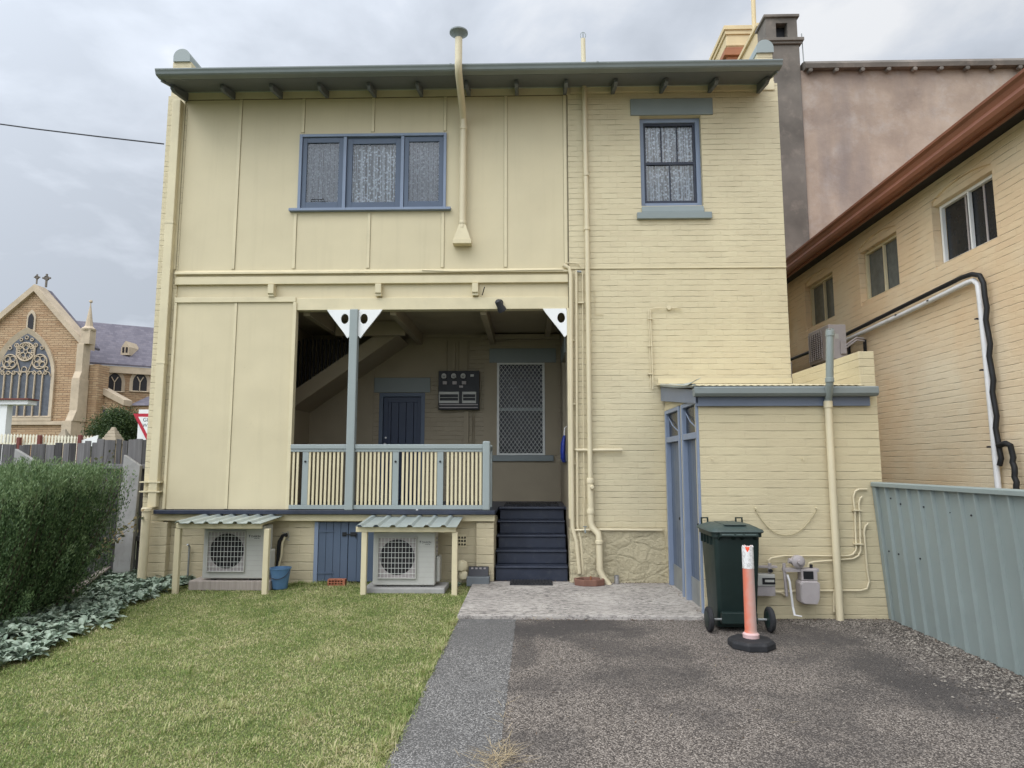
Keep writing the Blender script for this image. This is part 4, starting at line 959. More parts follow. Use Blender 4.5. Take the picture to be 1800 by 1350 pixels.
# gas lines
def gpipe(pts, label, r=.011):
    o = MB().tube([PY(*p) if len(p) == 3 else PY(p[0], p[1], 7.925) for p in pts], r, 8)
    c = o.v[0]
    o = o.build('gas_pipe', M['pipe'], ob, smooth=True)
    return o
gpipe([(1353,992,7.87),(1351,985,7.87),(1356,981,7.88),(1378,977),(1470,977),(1492,977),(1500,974),(1505,966),(1503,900),(1500,874),(1503,864),(1510,860),(1524,860,7.93)], '')
gpipe([(1421,996,7.87),(1422,990,7.87),(1430,988,7.88),(1475,984),(1500,982),(1509,977),(1513,968),(1511,905),(1510,884),(1512,876),(1516,873)], '')
gpipe([(1528,1022,7.93),(1524,1035),(1512,1038),(1466,1038),(1360,1040)], '')
gpipe([(1528,1022,7.93),(1524,1000),(1521,960),(1519,935),(1521,925),(1526,920)], '')
gpipe([(1466,1038),(1466,1076)], '', .012)
gpipe([(1360,1040),(1372,1041),(1381,1047),(1384,1044)], '', .016)
for a, b in ((1500,897),(1502,956)): p = PY(a, b, 7.93); MB().box(p.x-.01, p.x+.09, 7.90, 7.948, p.z-.007, p.z+.007).build('pipe_clamp', M['pipe'], ob)
# cord looped between two nails
cp = [PY(1328,896,7.93)+Vector((0,-.02,.005))]
for i in range(17):
    t = i/16; u = 2*t-1; cp.append(PY(1328+107*t, 897+(44-44*abs(u)**2.2), 7.93))
tag(MB().tube(cp, .0055, 6).build('cord', M['cord'], loc=PY(1380,945,7.93), smooth=True), 'thin pale cord hanging in a loop between two nails on the outbuilding wall', 'cord')
for px, py in ((1328,893),(1435,893),(1252,807),(1411,807)):
    p = PY(px, py, 7.93); MB().lathe([(.006,.02),(.008,-.02),(.010,-.022)], p, 8, 'y').build('nail', M['cream'], ob)

# =================================================================== FENCE (green steel)
fe = thing('metal_fence', 'grey green ribbed steel panel fence with a capped top rail, right of the driveway', 'fence', (4.05, 5.6, GZ))
Xb, Xt = 4.08, 3.985; zb, zf = -.06, 1.47
def FX(z): return Xb + (Xt-Xb)*(z-zb)/(zf-zb)
FE = MB(); y = 7.86
prof = []
while y > .6:
    for dy, dx in ((0, 0), (-.155, 0), (-.166, .0), (-.176, -.030), (-.196, -.030), (-.206, 0)): prof.append((y+dy, dx))
    y -= .2155
vs = []; fs = []
for i, (yy, dx) in enumerate(prof):
    for z in (zb, zf): vs.append((FX(z)-.0+dx, yy, z))
    for z in (zb, zf): vs.append((FX(z)+.006+dx, yy, z))
for i in range(len(prof)-1):
    a = 4*i; fs += [(a, a+1, a+5, a+4), (a+2, a+6, a+7, a+3)]
FE.add(vs, fs); FE.build('steel_panel', M['colorbond'], fe)
MB().prism([(Xt-.05,zf-.03),(Xt-.05,zf+.01),(Xt-.035,zf+.022),(Xt+.035,zf+.022),(Xt+.05,zf+.01),(Xt+.05,zf-.03),(Xt+.04,zf-.03),(Xt+.04,zf),(Xt-.04,zf),(Xt-.04,zf-.03)], 'y', .6, 7.93).build('top_rail', M['colorbond'], fe, bevel=.003)
MB().hexa([(Xb-.03,7.865,zb),(Xb+.06,7.865,zb),(Xb+.06,7.94,zb),(Xb-.03,7.94,zb)], [(Xt-.035,7.865,zf-.032),(Xt+.045,7.865,zf-.032),(Xt+.045,7.94,zf-.032),(Xt-.035,7.94,zf-.032)]).build('end_post', M['colorbond'], fe, bevel=.008)
for px, py in ((1572,876),(1589,886),(1604,888),(1630,891),(1646,895),(1676,901),(1714,906),(1756,914),(1786,922),(1563,969),(1580,974),(1618,982)):
    t = PX(px, py, 4.03); xx = FX(t.z); s_ = MB().lathe([(.001,-.008),(.008,-.006),(.009,0),(.009,.006)], (xx-.004, t.y, t.z), 8, 'x').build('screw', M['textdark'], fe)
t = PX(1551, 952, 4.03); MB().add([(FX(t.z)-.012,t.y+.05,t.z+.03),(FX(t.z)-.008,t.y-.06,t.z+.045),(FX(t.z)-.016,t.y-.05,t.z-.02),(FX(t.z)-.01,t.y+.03,t.z-.05)], [(0,1,2,3)]).build('torn_patch', M['zinc'], fe).modifiers.new('s','SOLIDIFY').thickness = .004
tp_ = thing('water_tap', 'small grey tap on a bent standpipe at the end post of the green steel fence', 'tap', PX(1545, 1085, 4.02))
MB().tube([PX(1546,1083,4.0), PX(1544,1040,3.99), PX(1541,1028,3.99), PX(1533,1024,4.0)], .011, 8).build('standpipe', M['steel'], tp_, smooth=True)
q = PX(1533,1026,3.97); MB().tube([q, q+Vector((-.03,-.02,.03)), q+Vector((-.06,-.03,.035)), q+Vector((-.07,-.03,.0))], .014, 8).build('spout', M['steel'], tp_, smooth=True)
MB().box(q.x-.06, q.x-.0, q.y-.03, q.y-.01, q.z+.05, q.z+.065).build('handle', M['steel'], tp_)

# =================================================================== RIGHT NEIGHBOUR (tan brick)
rb = thing('neighbour_building', 'two storey tan painted brick building at the right with a rust red gutter', 'building', (7, 8, 0))
XR = 5.6; opn = [(7.90, 9.13), (10.03, 11.22), (12.20, 13.45)]
oz0, oz1 = 4.34, 5.40
MB().wall('y', 1.0, 15.0, -.1, 5.78, XR, XR+.3, [(a, b, oz0, oz1) for a, b in opn]).build('brick_wall', M['tanbrick'], rb)
for a, b in opn:
    c = (a+b)/2; hw = (b-a)/2; rise = .09
    for s in (-1, 1):
        poly = [(c+s*hw*(1), oz1+.0)]
        arc = [(c+s*hw*t, oz1-rise*(t**2)) for t in [i/8 for i in range(8, -1, -1)]]
        pl = [(c+s*(hw), oz1-.0)] + arc
        MB().prism([(p[0], min(p[1], oz1-.0005)) for p in pl], 'x', XR+.003, XR+.297).build('arch_infill', M['tanbrick'], rb)
rfr = MB(); rfr.hexa([(5.22,1,5.78),(12,1,7.9),(12,15,7.9),(5.22,15,5.78)], [(5.22,1,5.81),(12,1,7.93),(12,15,7.93),(5.22,15,5.81)]); rfr.build('roof', M['rust'], rb)
MB().box(5.27, 5.598, 1, 14.98, 5.56, 5.60).build('soffit', M['dark'], rb)
gpr = [(5.262,5.50),(5.20,5.50),(5.165,5.53),(5.15,5.58),(5.175,5.64),(5.16,5.70),(5.13,5.73),(5.13,5.765),(5.155,5.765),(5.262,5.72)]
MB().prism(gpr, 'y', 1, 14.97).build('gutter', M['rust'], rb)
MB().box(5.263, 5.30, 1, 14.96, 5.47, 5.76).build('fascia', M['rust'], rb)
frm = {0: 'white', 1: 'cream', 2: 'cream'}
for i, (a, b) in enumerate(opn):
    fm = M[frm[i]]; x = XR+.10; zt = 5.24; zb_ = oz0+.06
    m = MB(); t = .04
    m.box(x, x+.05, a+.02, a+.02+t, zb_, zt); m.box(x, x+.05, b-.02-t, b-.02, zb_, zt); m.box(x, x+.05, a+.02+t, b-.02-t, zb_, zb_+t); m.box(x, x+.05, a+.02+t, b-.02-t, zt-t, zt)
    mid = (a+b)/2; m.box(x+.002, x+.048, mid-.014, mid+.014, zb_+t, zt-t)
    wi = m.build('window', fm, rb, bevel=.003)
    m = MB(); m.box(x+.055, x+.075, a+.06, b-.06, zb_+.04, zt-.04); m.build('pane', M['frost'] if i else M['darkglass'], wi)
    if i == 0:
        m = MB()
        for q in (a+.10, a+.36, mid+.1): m.box(x+.045, x+.054, q, q+.03, zb_+.04, zt-.04)
        m.build('inner_sash', M['acgrey'], wi)
    MB().box(XR+.03, XR+.29, a+.001, b-.001, zt+.002, oz1-.01).build('head_panel', M['tanbrick'], wi)
    MB().box(XR+.02, XR+.29, a+.001, b-.001, oz0+.001, zb_-.002).build('sill', M['tanbrick'], wi)
MB().tube([(XR-.05, 14.4, 5.5), (XR-.05, 14.4, 2)], .04, 10).build('downpipe', M['oxide'], rb, smooth=True)

# pipe runs on that wall
cr_ = thing('drain_pipe', 'white plastic drain pipe running along and down the tan brick wall beside black insulation', 'pipe', PX(1755, 862, XR-.06))
wp = [PX(1440,622,XR-.07), PX(1487,598,XR-.07), PX(1600,546,XR-.07), PX(1700,497,XR-.07), PX(1712,493,XR-.07), PX(1719,500,XR-.07), PX(1722,520,XR-.07), PX(1738,680,XR-.07), PX(1755,860,XR-.07)]
bt = wp[-1].copy(); bt.z = -.05
MB().tube(wp+[bt], .034, 12).build('pipe_run', M['pvc'], cr_, smooth=True)
for p_ in ((1640,528),(1583,553),(1735,650),(1726,560),(1748,785)): p = PX(p_[0], p_[1], XR-.03); MB().box(XR-.11, XR+.0, p.y-.02, p.y+.02, p.z-.012, p.z+.006).build('pipe_clamp', M['textdark'], cr_)
bk = thing('refrigerant_line', 'black insulated refrigerant pipe bundle bent over the white drain pipe on the tan wall', 'insulated pipe', PX(1765, 862, XR-.08))
bp = [PX(1380,636,XR-.09), PX(1440,612,XR-.09), PX(1487,588,XR-.09), PX(1600,532,XR-.09), PX(1690,488,XR-.09), PX(1708,482,XR-.09), PX(1722,484,XR-.09), PX(1729,498,XR-.09)]
for i in range(14):
    t = i/13; bp.append(PX(1731+25*t+2.2*math.sin(i*2.1), 520+275*t, XR-.08))
bp += [PX(1760,806,XR-.08), PX(1757,818,XR-.08)]
MB().tube(bp, .030, 10).build('insulation', M['hose'], bk, smooth=True)
b2 = [PX(1755,783,XR-.10), PX(1768,779,XR-.12), PX(1776,783,XR-.12)]+[PX(1779+9*i/8+1.5*math.sin(i*2.3), 795+70*i/8, XR-.10) for i in range(9)]
e_ = b2[-1].copy(); e_.z = -.04; b2.append(e_)
MB().tube(b2, .032, 10).build('insulation', M['hose'], bk, smooth=True)

# small air conditioners on the neighbour's wall
def wall_ac(Y0, label, z0=3.40):
    a = thing('air_conditioner', label, 'air conditioner', (5.1, Y0+.4, z0), 'wall hung air conditioners on the tan building')
    x0, x1, y0, y1, z1 = 4.93, 5.22, Y0, Y0+.80, z0+.58
    MB().box(x0, x1, y0, y1, z0, z1).build('casing', M['acgrey'], a, bevel=.015, seg=2)
    m = MB()
    for k in range(14): z = z0+.06+k*.034; m.box(x0-.014, x0-.006, y0+.24, y1-.05, z, z+.012)
    for k in range(7): y = y0+.24+k*.085; m.box(x0-.02, x0-.014, y, y+.008, z0+.05, z1-.05)
    m.build('grille', M['acgrey'], a)
    MB().lathe([(.001,-.002),(.23,-.003),(.23,.0)], (x0-.001, y0+.48, z0+.29), 28, 'x').build('fan_opening', M['fanblack'], a)
    MB().box(x0+.10, x0+.16, y0-.004, y0-.001, z0+.34, z0+.42).build('rating_plate', M['acwhite'], a)
    MB().box(x0+.17, x0+.27, y0-.035, y0-.001, z0+.08, z0+.30).build('valve_cover', M['acgrey'], a, bevel=.01)
    m = MB(); 
    for dz in (0, .04): m.tube([(x1-.03, y0-.03, z0+.18+dz), (x1+.03, y0-.10, z0+.24+dz), (x1+.12, y0-.08, z0+.30+dz), (XR-.10, y0+.0, z0+.30+dz)], .014, 8)
    m.build('hose', M['acgrey'], a, smooth=True)
    m = MB()
    for y in (y0+.12, y1-.12): m.box(x0, XR-.002, y, y+.04, z0-.05, z0-.002); m.box(XR-.04, XR-.002, y, y+.04, z0-.05, z0+.35)
    m.build('bracket', M['dark'], a)
    return a
wall_ac(11.0, 'larger looking grey air conditioner hung on the tan wall behind the outbuilding vent pipe')
wall_ac(13.3, 'farther grey air conditioner low on the tan wall, mostly hidden by the house corner', 3.12)

# =================================================================== RENDERED BUILDING BEHIND
pk = thing('rendered_building', 'tall brown pink rendered building behind with a dark stained pier and ridge capping', 'building', (12, 15, 0))
MB().box(6.43, 60, 15.06, 15.5, -.1, 10.93).build('rendered_wall', M['pinkren'], pk)
MB().box(5.64, 6.425, 15.0, 15.6, -.1, 11.55).build('pier', M['pier'], pk, bevel=.02)
MB().wall('x', 5.66, 6.40, 11.70, 12.25, 15.02, 15.58, [(5.90, 6.17, 11.72, 12.12)]).build('pier_top', M['pier'], pk)
m = MB(); m.box(5.60, 6.47, 14.95, 15.62, 11.555, 11.615); m.box(5.56, 6.51, 14.91, 15.62, 11.613, 11.69); m.build('pier_moulding', M['pier'], pk, bevel=.008)
MB().box(5.61, 6.45, 14.97, 15.62, 12.253, 12.32).build('pier_cap', M['pier'], pk, bevel=.008)
MB().box(5.91, 6.16, 15.2, 15.22, 11.73, 12.11).build('niche_back', M['dark'], pk)
m = MB(); 
cp_ = [(14.90,10.90),(14.88,11.0),(14.96,11.10),(15.1,11.14),(15.5,11.14),(15.5,10.932),(15.05,10.932),(15.05,10.90)]
m.prism(cp_, 'x', 6.50, 60); m.build('coping', M['pier'], pk, smooth=True)
x = 6.62
k = 0
while x < 14: MB().lathe([(.02,-.10),(.05,-.09),(.055,.0)], (x, 15.0, 10.86), 10, 'y').build('eave_lug', M['pier'], pk, smooth=True); x += .603
MB().tube([(6.52, 15.03, 10.9), (6.50, 15.03, 11.85)], .012, 6).build('lightning_rod', M['steel'], pk)
# parapet return running back and the facade top beyond
pb = thing('facade_parapet', 'cream stepped parapet with a rust red cornice seen above the house roof at the right', 'parapet', (6.2, 18, 0))
zA = PY(1348, 36, 15.7).z; zB = PY(1300, 47, 18.2).z; zC = PY(1303, 87, 17.6).z
m = MB(); m.box(5.72, 6.3, 15.63, 17.3, 8, zA-.2); m.box(5.66, 6.36, 15.63, 17.3, zA-.197, zA-.10); m.box(5.69, 6.33, 15.63, 17.3, zA-1.1, zA-1.0); m.build('return_wall', M['orangecream'], pb, bevel=.01)
m = MB()
for a, z0, z1 in ((0, -.70, -.55), (.06, -.55, -.40), (.12, -.40, -.28), (.20, -.28, -.12), (.12, -.12, -.0)): m.box(5.60-a, 7.2, 17.6-a, 18.1, zC+z0+.001, zC+z1)
m.box(5.62, 7.2, 17.62, 18.1, 8, zC-.701); m.build('cornice', M['oxide'], pb, bevel=.006)
m = MB(); m.box(5.72, 7.2, 18.2, 26, 8, zB-.25); m.box(5.68, 7.26, 18.16, 26, zB-.247, zB-.13); m.box(5.64, 7.3, 18.12, 26, zB-.127, zB); m.box(5.70, 7.23, 18.17, 26, zB-.6, zB-.53); m.build('facade_block', M['orangecream'], pb, bevel=.01)
fp = MB().tube([PY(1328,118,16.2), PY(1322,-60,16.2)], .055, 12)
tag(fp.build('flagpole', M['orangecream'], loc=PY(1328,118,16.2), smooth=True), 'slim cream flagpole rising behind the right end of the house roof', 'flagpole')

# overhead wire
wc = [PY(288,253,10.0)]
for i in range(1, 15): t = i/14; wc.append(wc[0]+Vector((-16*t, 1.5*t, 5.2*t-1.6*math.sin(math.pi*t)*.5)))
tag(MB().tube(wc, .011, 6).build('overhead_wire', M['textdark'], loc=wc[0]), 'thin black service wire sagging from the left to the corner of the house', 'wire')

# =================================================================== LOOSE THINGS IN THE YARD
# --- wheelie bin (wheels and handle towards the camera)
bn = thing('wheelie_bin', 'dark green two wheeled rubbish bin with a closed dusty lid beside the blue doors', 'bin', (2.215, 7.5, -.045))
bx0, bx1, by0, by1, bz = 1.94, 2.45, 7.27, 7.88, -.045
def rrect(x0, x1, y0, y1, r, z, n=5):
    pts = []
    for cx_, cy_, a0 in ((x1-r, y1-r, 0), (x0+r, y1-r, 90), (x0+r, y0+r, 180), (x1-r, y0+r, 270)):
        for k in range(n+1): a = R(a0+90*k/n); pts.append((cx_+r*math.cos(a), cy_+r*math.sin(a), z))
    return pts
def loft(m, rings, cap0=True, cap1=True):
    n = len(rings[0]); vs = [p for r_ in rings for p in r_]; fs = []
    for i in range(len(rings)-1):
        for k in range(n): fs.append((i*n+k, i*n+(k+1) % n, (i+1)*n+(k+1) % n, (i+1)*n+k))
    if cap0: fs.append(tuple(range(n))[::-1])
    if cap1: fs.append(tuple(range((len(rings)-1)*n, len(rings)*n)))
    return m.add(vs, fs)
m = MB()
loft(m, [rrect(bx0+.05, bx1-.05, by0+.13, by1-.07, .05, bz+.03), rrect(bx0+.045, bx1-.045, by0+.08, by1-.06, .05, bz+.22), rrect(bx0+.02, bx1-.02, by0+.03, by1-.02, .05, bz+.80), rrect(bx0+.015, bx1-.015, by0+.02, by1-.015, .05, bz+.97),
         rrect(bx0-.01, bx1+.01, by0-.0, by1+.01, .06, bz+.975), rrect(bx0-.01, bx1+.01, by0-.0, by1+.01, .06, bz+1.015)])
m.build('body', M['bindark'], bn, smooth=True)
m = MB()
loft(m, [rrect(bx0-.025, bx1+.025, by0-.02, by1+.04, .07, bz+1.018), rrect(bx0-.035, bx1+.035, by0-.03, by1+.05, .08, bz+1.03), rrect(bx0-.025, bx1+.025, by0-.02, by1+.04, .08, bz+1.048), rrect(bx0+.03, bx1-.03, by0+.05, by1-.03, .07, bz+1.075), rrect(bx0+.07, bx1-.07, by0+.12, by1-.09, .06, bz+1.095)])
lid = m.build('lid', M['binlid'], bn, smooth=True)
m = MB(); m.box(bx0+.14, bx1-.14, by0+.06, by1-.12, bz+1.09, bz+1.102); m.build('lid_ridge', M['binlid'], lid, bevel=.01)
for xx in (bx0+.03, bx1-.09): 
    m = MB(); m.tube([(xx, by1-.01, bz+1.05), (xx, by1-.01, bz+1.13), (xx+.07, by1-.01, bz+1.13), (xx+.07, by1-.01, bz+1.05)], .012, 8); m.build('lift_loop', M['bindark'], lid, smooth=True)
m = MB(); m.tube([(bx0+.06, by0-.045, bz+1.0), (bx1-.06, by0-.045, bz+1.0)], .016, 10); m.build('handle', M['binlid'], bn, smooth=True)
for xx in (bx0+.05, bx0+.20, bx1-.22, bx1-.08): m = MB(); m.prism([(by0+.03, bz+.94), (by0+.03, bz+1.012), (by0-.06, bz+1.012), (by0-.06, bz+.985)], 'x', xx, xx+.022); m.build('hinge_bracket', M['bindark'], bn)
for z_ in (.93, .90): pass
m = MB()
for k in range(4): m.box(bx0-.008, bx0+.02, by0+.14+k*.12, by0+.15+k*.12, bz+.88, bz+.974)
m.build('side_ribs', M['bindark'], bn)
m = MB(); m.tube([(bx0-.07, by0+.06, bz+.125), (bx1+.09, by0+.06, bz+.125)], .012, 10); m.build('axle', M['steel'], bn)
m = MB(); m.box(bx0+.07, bx1-.07, by0+.03, by0+.12, bz+.08, bz+.20); m.build('axle_housing', M['bindark'], bn, bevel=.01)
for xx in (bx0-.085, bx1+.035):
    w_ = MB().lathe([(.085,0),(.115,.003),(.127,.012),(.127,.042),(.115,.052),(.085,.055)], (xx, by0+.06, bz+.127), 28, 'x').build('wheel', M['rubber'], bn, smooth=True)
    m = MB().lathe([(.03,-.006),(.084,-.002),(.084,.057),(.03,.061)], (xx, by0+.06, bz+.127), 20, 'x').build('rim', M['bindark'], w_, smooth=True)

# --- bollard
M['bollard'] = None
def f_boll():
    m_, t, b = base('faded_orange_post', .55); v = objc(t); s = N(t, 'ShaderNodeSeparateXYZ'); t.links.new(v, s.inputs[0])
    gx = mth('ADD', mth('MULTIPLY', s.outputs[0], 7, tree=t), .5, tree=t, clamp=True)
    n_ = noise(t, v, 14, 4); f_ = mth('ADD', gx, mth('MULTIPLY', mth('SUBTRACT', n_, .5, tree=t), .5, tree=t), tree=t)
    c = ramp(t, f_, [(.08, (.62,.17,.10,1)), (.36, (.55,.29,.23,1)), (.7, (.50,.35,.31,1))])
    t.links.new(c, b.inputs['Base Color']); return m_
def f_bollw():
    m_, t, b = base('scuffed_white_band', .5); v = objc(t)
    c = ramp(t, noise(t, v, 38, 9, .85), [(.50, (.76,.74,.71,1)), (.58, (.35,.33,.31,1)), (.62, (.72,.70,.67,1))])
    t.links.new(c, b.inputs['Base Color']); return m_
bo = thing('bollard', 'faded orange plastic bollard with a broken top and octagonal black rubber base', 'bollard', (2.14, 6.69, -.045))
x, y, z = 2.13, 6.76, -.045
oc = [(x+.222*math.cos(R(22.5+45*k)), y+.222*math.sin(R(22.5+45*k))) for k in range(8)]
oc2 = [(x+.20*math.cos(R(22.5+45*k)), y+.20*math.sin(R(22.5+45*k))) for k in range(8)]
m = MB(); loft(m, [[(a, b, z) for a, b in oc], [(a, b, z+.05) for a, b in oc], [(a, b, z+.072) for a, b in oc2], [(x+(a-x)*.45, y+(b-y)*.45, z+.085) for a, b in oc2]]); m.build('base', M['rubber'], bo, bevel=.006)
post = MB().lathe([(.075,.08),(.075,.115),(.060,.13),(.056,.16),(.053,.74)], (x, y, z), 26).build('post', f_boll(), bo, smooth=True)
MB().lathe([(.077,.085),(.078,.118),(.064,.132),(.060,.133)], (x, y, z), 26).build('foot_ring', paint('pale_pink_plastic', (.62,.42,.40,1), .55, .1, 5), bo, smooth=True)
mb_ = MB(); n_ = 32; rs = random.Random(3)
hts = [.945+.006*math.sin(k*.8)+.004*math.sin(k*2.3) - .05*math.exp(-((k-22.5)/1.7)**2) for k in range(n_)]
vs = []
for k in range(n_):
    a = 2*math.pi*k/n_
    for r_, zq in ((.0545, .735), (.0545, hts[k]), (.049, hts[k]), (.049, .735)): vs.append((x+r_*math.cos(a), y+r_*math.sin(a), z+zq))
fs = []
for k in range(n_):
    j = (k+1) % n_
    for q in range(3): fs.append((4*k+q, 4*j+q, 4*j+q+1, 4*k+q+1))
mb_.add(vs, fs); band = mb_.build('white_band', f_bollw(), bo, smooth=True)
MB().lathe([(.030,.80),(.0475,.80),(.0475,.915),(.042,.932)], (x, y, z), 24).build('inner_sleeve', paint('bright_orange', (.75,.07,.02,1), .5, .1, 5), bo, smooth=True)
cpr = PY(1299, 1040, y-.06)
# --- AC units and shelters
def ground_ac(x0, yf, z0, label, sup):
    a = thing('air_conditioner', label, 'air conditioner', (x0+.44, yf+.18, z0), 'ground air conditioners under tin shelters')
    w_, h_, d_ = .86, .745, .32
    MB().box(x0, x0+w_, yf, yf+d_, z0+.02, z0+h_).build('casing', M['acwhite'], a, bevel=.018, seg=3)
    m = MB(); 
    for xx in (x0+.12, x0+w_-.2):
        m.box(xx, xx+.07, yf+.02, yf+d_-.02, z0, z0+.019)
    m.build('foot', M['dark'], a)
    gx0, gx1, gz0, gz1 = x0+.07, x0+.605, z0+.115, z0+.675
    m = MB(); t = .012
    m.box(gx0, gx0+t, yf-.035, yf-.001, gz0, gz1); m.box(gx1-t, gx1, yf-.035, yf-.001, gz0, gz1); m.box(gx0+t, gx1-t, yf-.035, yf-.001, gz0, gz0+t); m.box(gx0+t, gx1-t, yf-.035, yf-.001, gz1-t, gz1)
    gr = m.build('grille_frame', M['acwhite'], a, bevel=.003)
    MB().box(gx0+t, gx1-t, yf-.004, yf-.0015, gz0+t, gz1-t).build('recess_panel', M['acgrey'], gr)
    cx_, cz_ = (gx0+gx1)/2, (gz0+gz1)/2+.005
    MB().lathe([(.001,-.0),(.240,0),(.244,.02)], (cx_, yf-.006, cz_), 40, 'y').build('fan_opening', M['fanblack'], a)
    m = MB()
    for k in range(5):
        a0 = 2*math.pi*k/5; m.add([(cx_+r_*math.cos(a0+d), yf-.009-.004*(d > .2), cz_+r_*math.sin(a0+d)) for r_, d in ((.05,0),(.21,.1),(.22,.7),(.05,.8))], [(0,1,2,3)])
    m.build('fan', M['black'], a)
    m = MB()
    for k in range(1, 11): xx = gx0+(gx1-gx0)*k/11; m.tube([(xx, yf-.03, gz0+t), (xx, yf-.03, gz1-t)], .0032, 5, False)
    for k in range(1, 8): zz_ = gz0+(gz1-gz0)*k/8; m.tube([(gx0+t, yf-.032, zz_), (gx1-t, yf-.032, zz_)], .0035, 5, False)
    m.build('wire_guard', M['wire'], gr)
    m = MB()
    for k in range(8): zz_ = z0+.13+k*.068; m.box(gx1+.018, x0+w_-.01, yf-.0015, yf+.0, zz_, zz_+.0035)
    m.build('panel_groove', M['acgrey'], a)
    # side valve cover
    m = MB(); m.prism([(yf+.10, z0+.05), (yf+.30, z0+.05), (yf+.30, z0+.40), (yf+.10, z0+.40)], 'x', x0+w_+.001, x0+w_+.055)
    m.build('valve_cover', M['acwhite'], a, bevel=.02, seg=3)
    m = MB(); 
    for k in range(4): m.box(x0+w_+.001, x0+w_+.012, yf+.12, yf+.17, z0+.45+k*.06, z0+.48+k*.06)
    m.build('side_handle', M['acgrey'], a)
    T = Matrix.Translation((x0+.74, yf-.001, z0+.60)) @ Matrix.Rotation(R(90), 4, 'X')
    text_mesh('badge', 'DAIKIN', .040, M['textdark'], T, a, .0012)
    T = Matrix.Translation((x0+.755, yf-.001, z0+.572)) @ Matrix.Rotation(R(90), 4, 'X')
    text_mesh('badge', 'INVERTER', .017, M['textdark'], T, a, .0012)
    MB().prism([(x0+.645,z0+.622),(x0+.662,z0+.622),(x0+.650,z0+.58)], 'y', yf-.003, yf-.0005).build('badge', M['textdark'], a)
ground_ac(-4.58, 9.52, .085, 'grey white air conditioner under the left tin shelter beside the silvery leaves', 0)
ground_ac(-2.16, 9.43, .02, 'grey white air conditioner under the right tin shelter in front of the blue cellar doors', 0)
def shelter(xa, xb, yf, zf_, zb_, posts, label):
    a = thing('shelter', label, 'shelter', ((xa+xb)/2, yf+.05, GZ), 'tin roofed shelters over the air conditioners')
    m = MB(); n_ = 6; w_ = (xb-xa)/n_; pr = []
    for k in range(n_):
        x = xa+k*w_; pr += [(x, .0), (x+w_*.12, .028), (x+w_*.28, .028), (x+w_*.40, 0)]
    pr.append((xb, 0)); vs = []; fs = []
    for (x, dz) in pr:
        for yy, zz_ in ((yf-.10, zf_), (10.0, zb_)): vs += [(x, yy, zz_+dz), (x, yy, zz_+dz+.006)]
    for i in range(len(pr)-1):
        a0 = 4*i; fs += [(a0, a0+4, a0+6, a0+2), (a0+1, a0+3, a0+7, a0+5), (a0, a0+1, a0+5, a0+4), (a0+2, a0+6, a0+7, a0+3)]
    e = len(vs)-4; fs += [(0,2,3,1), (e, e+1, e+3, e+2)]
    m.add(vs, fs); m.build('tin_roof', M['zinc'], a)
    MB().box(xa-.02, xb-.02, yf-.02, yf+.025, zf_-.075, zf_-.006).build('front_beam', M['cream'], a, bevel=.006)
    for x in (xa+.05, xb-.13): MB().hexa([(x,yf+.027,zf_-.06),(x+.04,yf+.027,zf_-.06),(x+.04,9.97,zb_-.06),(x,9.97,zb_-.06)], [(x,yf+.027,zf_-.008),(x+.04,yf+.027,zf_-.008),(x+.04,9.97,zb_-.008),(x,9.97,zb_-.008)]).build('side_rafter', M['cream'], a)
    for px, py in posts:
        p = PY(px, py, yf+.03); MB().box(p.x-.04, p.x+.035, yf-.015, yf+.055, GZ-.05, zf_-.077).build('post', M['cream'], a, bevel=.008)
shelter(-4.80, -3.62, 9.22, .895, .935, [(313, 970), (469, 980)], 'tin roofed timber shelter over the left air conditioner')
shelter(-2.33, -.97, 9.22, .855, .925, [(641, 980), (800, 975)], 'tin roofed timber shelter over the right air conditioner')
tag(MB().box(-4.74, -3.60, 9.47, 9.95, -.05, .083).build('timber_plinth', M['plank'], loc=(-4.1, 9.7, -.05), bevel=.012), 'weathered timber plinth under the left air conditioner', 'plinth')
tag(MB().box(-2.27, -1.15, 9.34, 9.85, -.06, .02).build('concrete_plinth', M['concrete'], loc=(-1.7, 9.6, -.06), bevel=.015), 'pale concrete plinth under the right air conditioner', 'plinth')
p = PZ(318, 1026, GZ); tag(MB().box(p.x-.3, p.x+.25, p.y-.0, p.y+.25, GZ-.02, -.005).build('flat_brick', M['redbrick'], loc=(p.x, p.y, GZ), bevel=.01), 'reddish paver lying flat between the silvery leaves and the timber plinth', 'paver')
# bucket
p = PZ(504, 1028, GZ)
bk_ = thing('bucket', 'blue plastic bucket with a dark handle beside the left air conditioner', 'bucket', (p.x, 9.62, GZ)); cx_, cy_ = p.x-.0, 9.62
m = MB().lathe([(.10,0),(.105,.01),(.125,.16),(.140,.265),(.150,.27),(.150,.285),(.138,.285),(.120,.15),(.10,.02)], (cx_, cy_, GZ), 32); m.build('tub', M['bucket'], bk_, smooth=True)
m = MB(); m.tube([(cx_+.15*math.cos(a), cy_-.05-.10*math.sin(a)*.9-.0, GZ+.265-.12*math.sin(a)) for a in [math.pi*i/14 for i in range(15)]], .006, 6); m.build('handle', M['navy'], bk_, smooth=True)
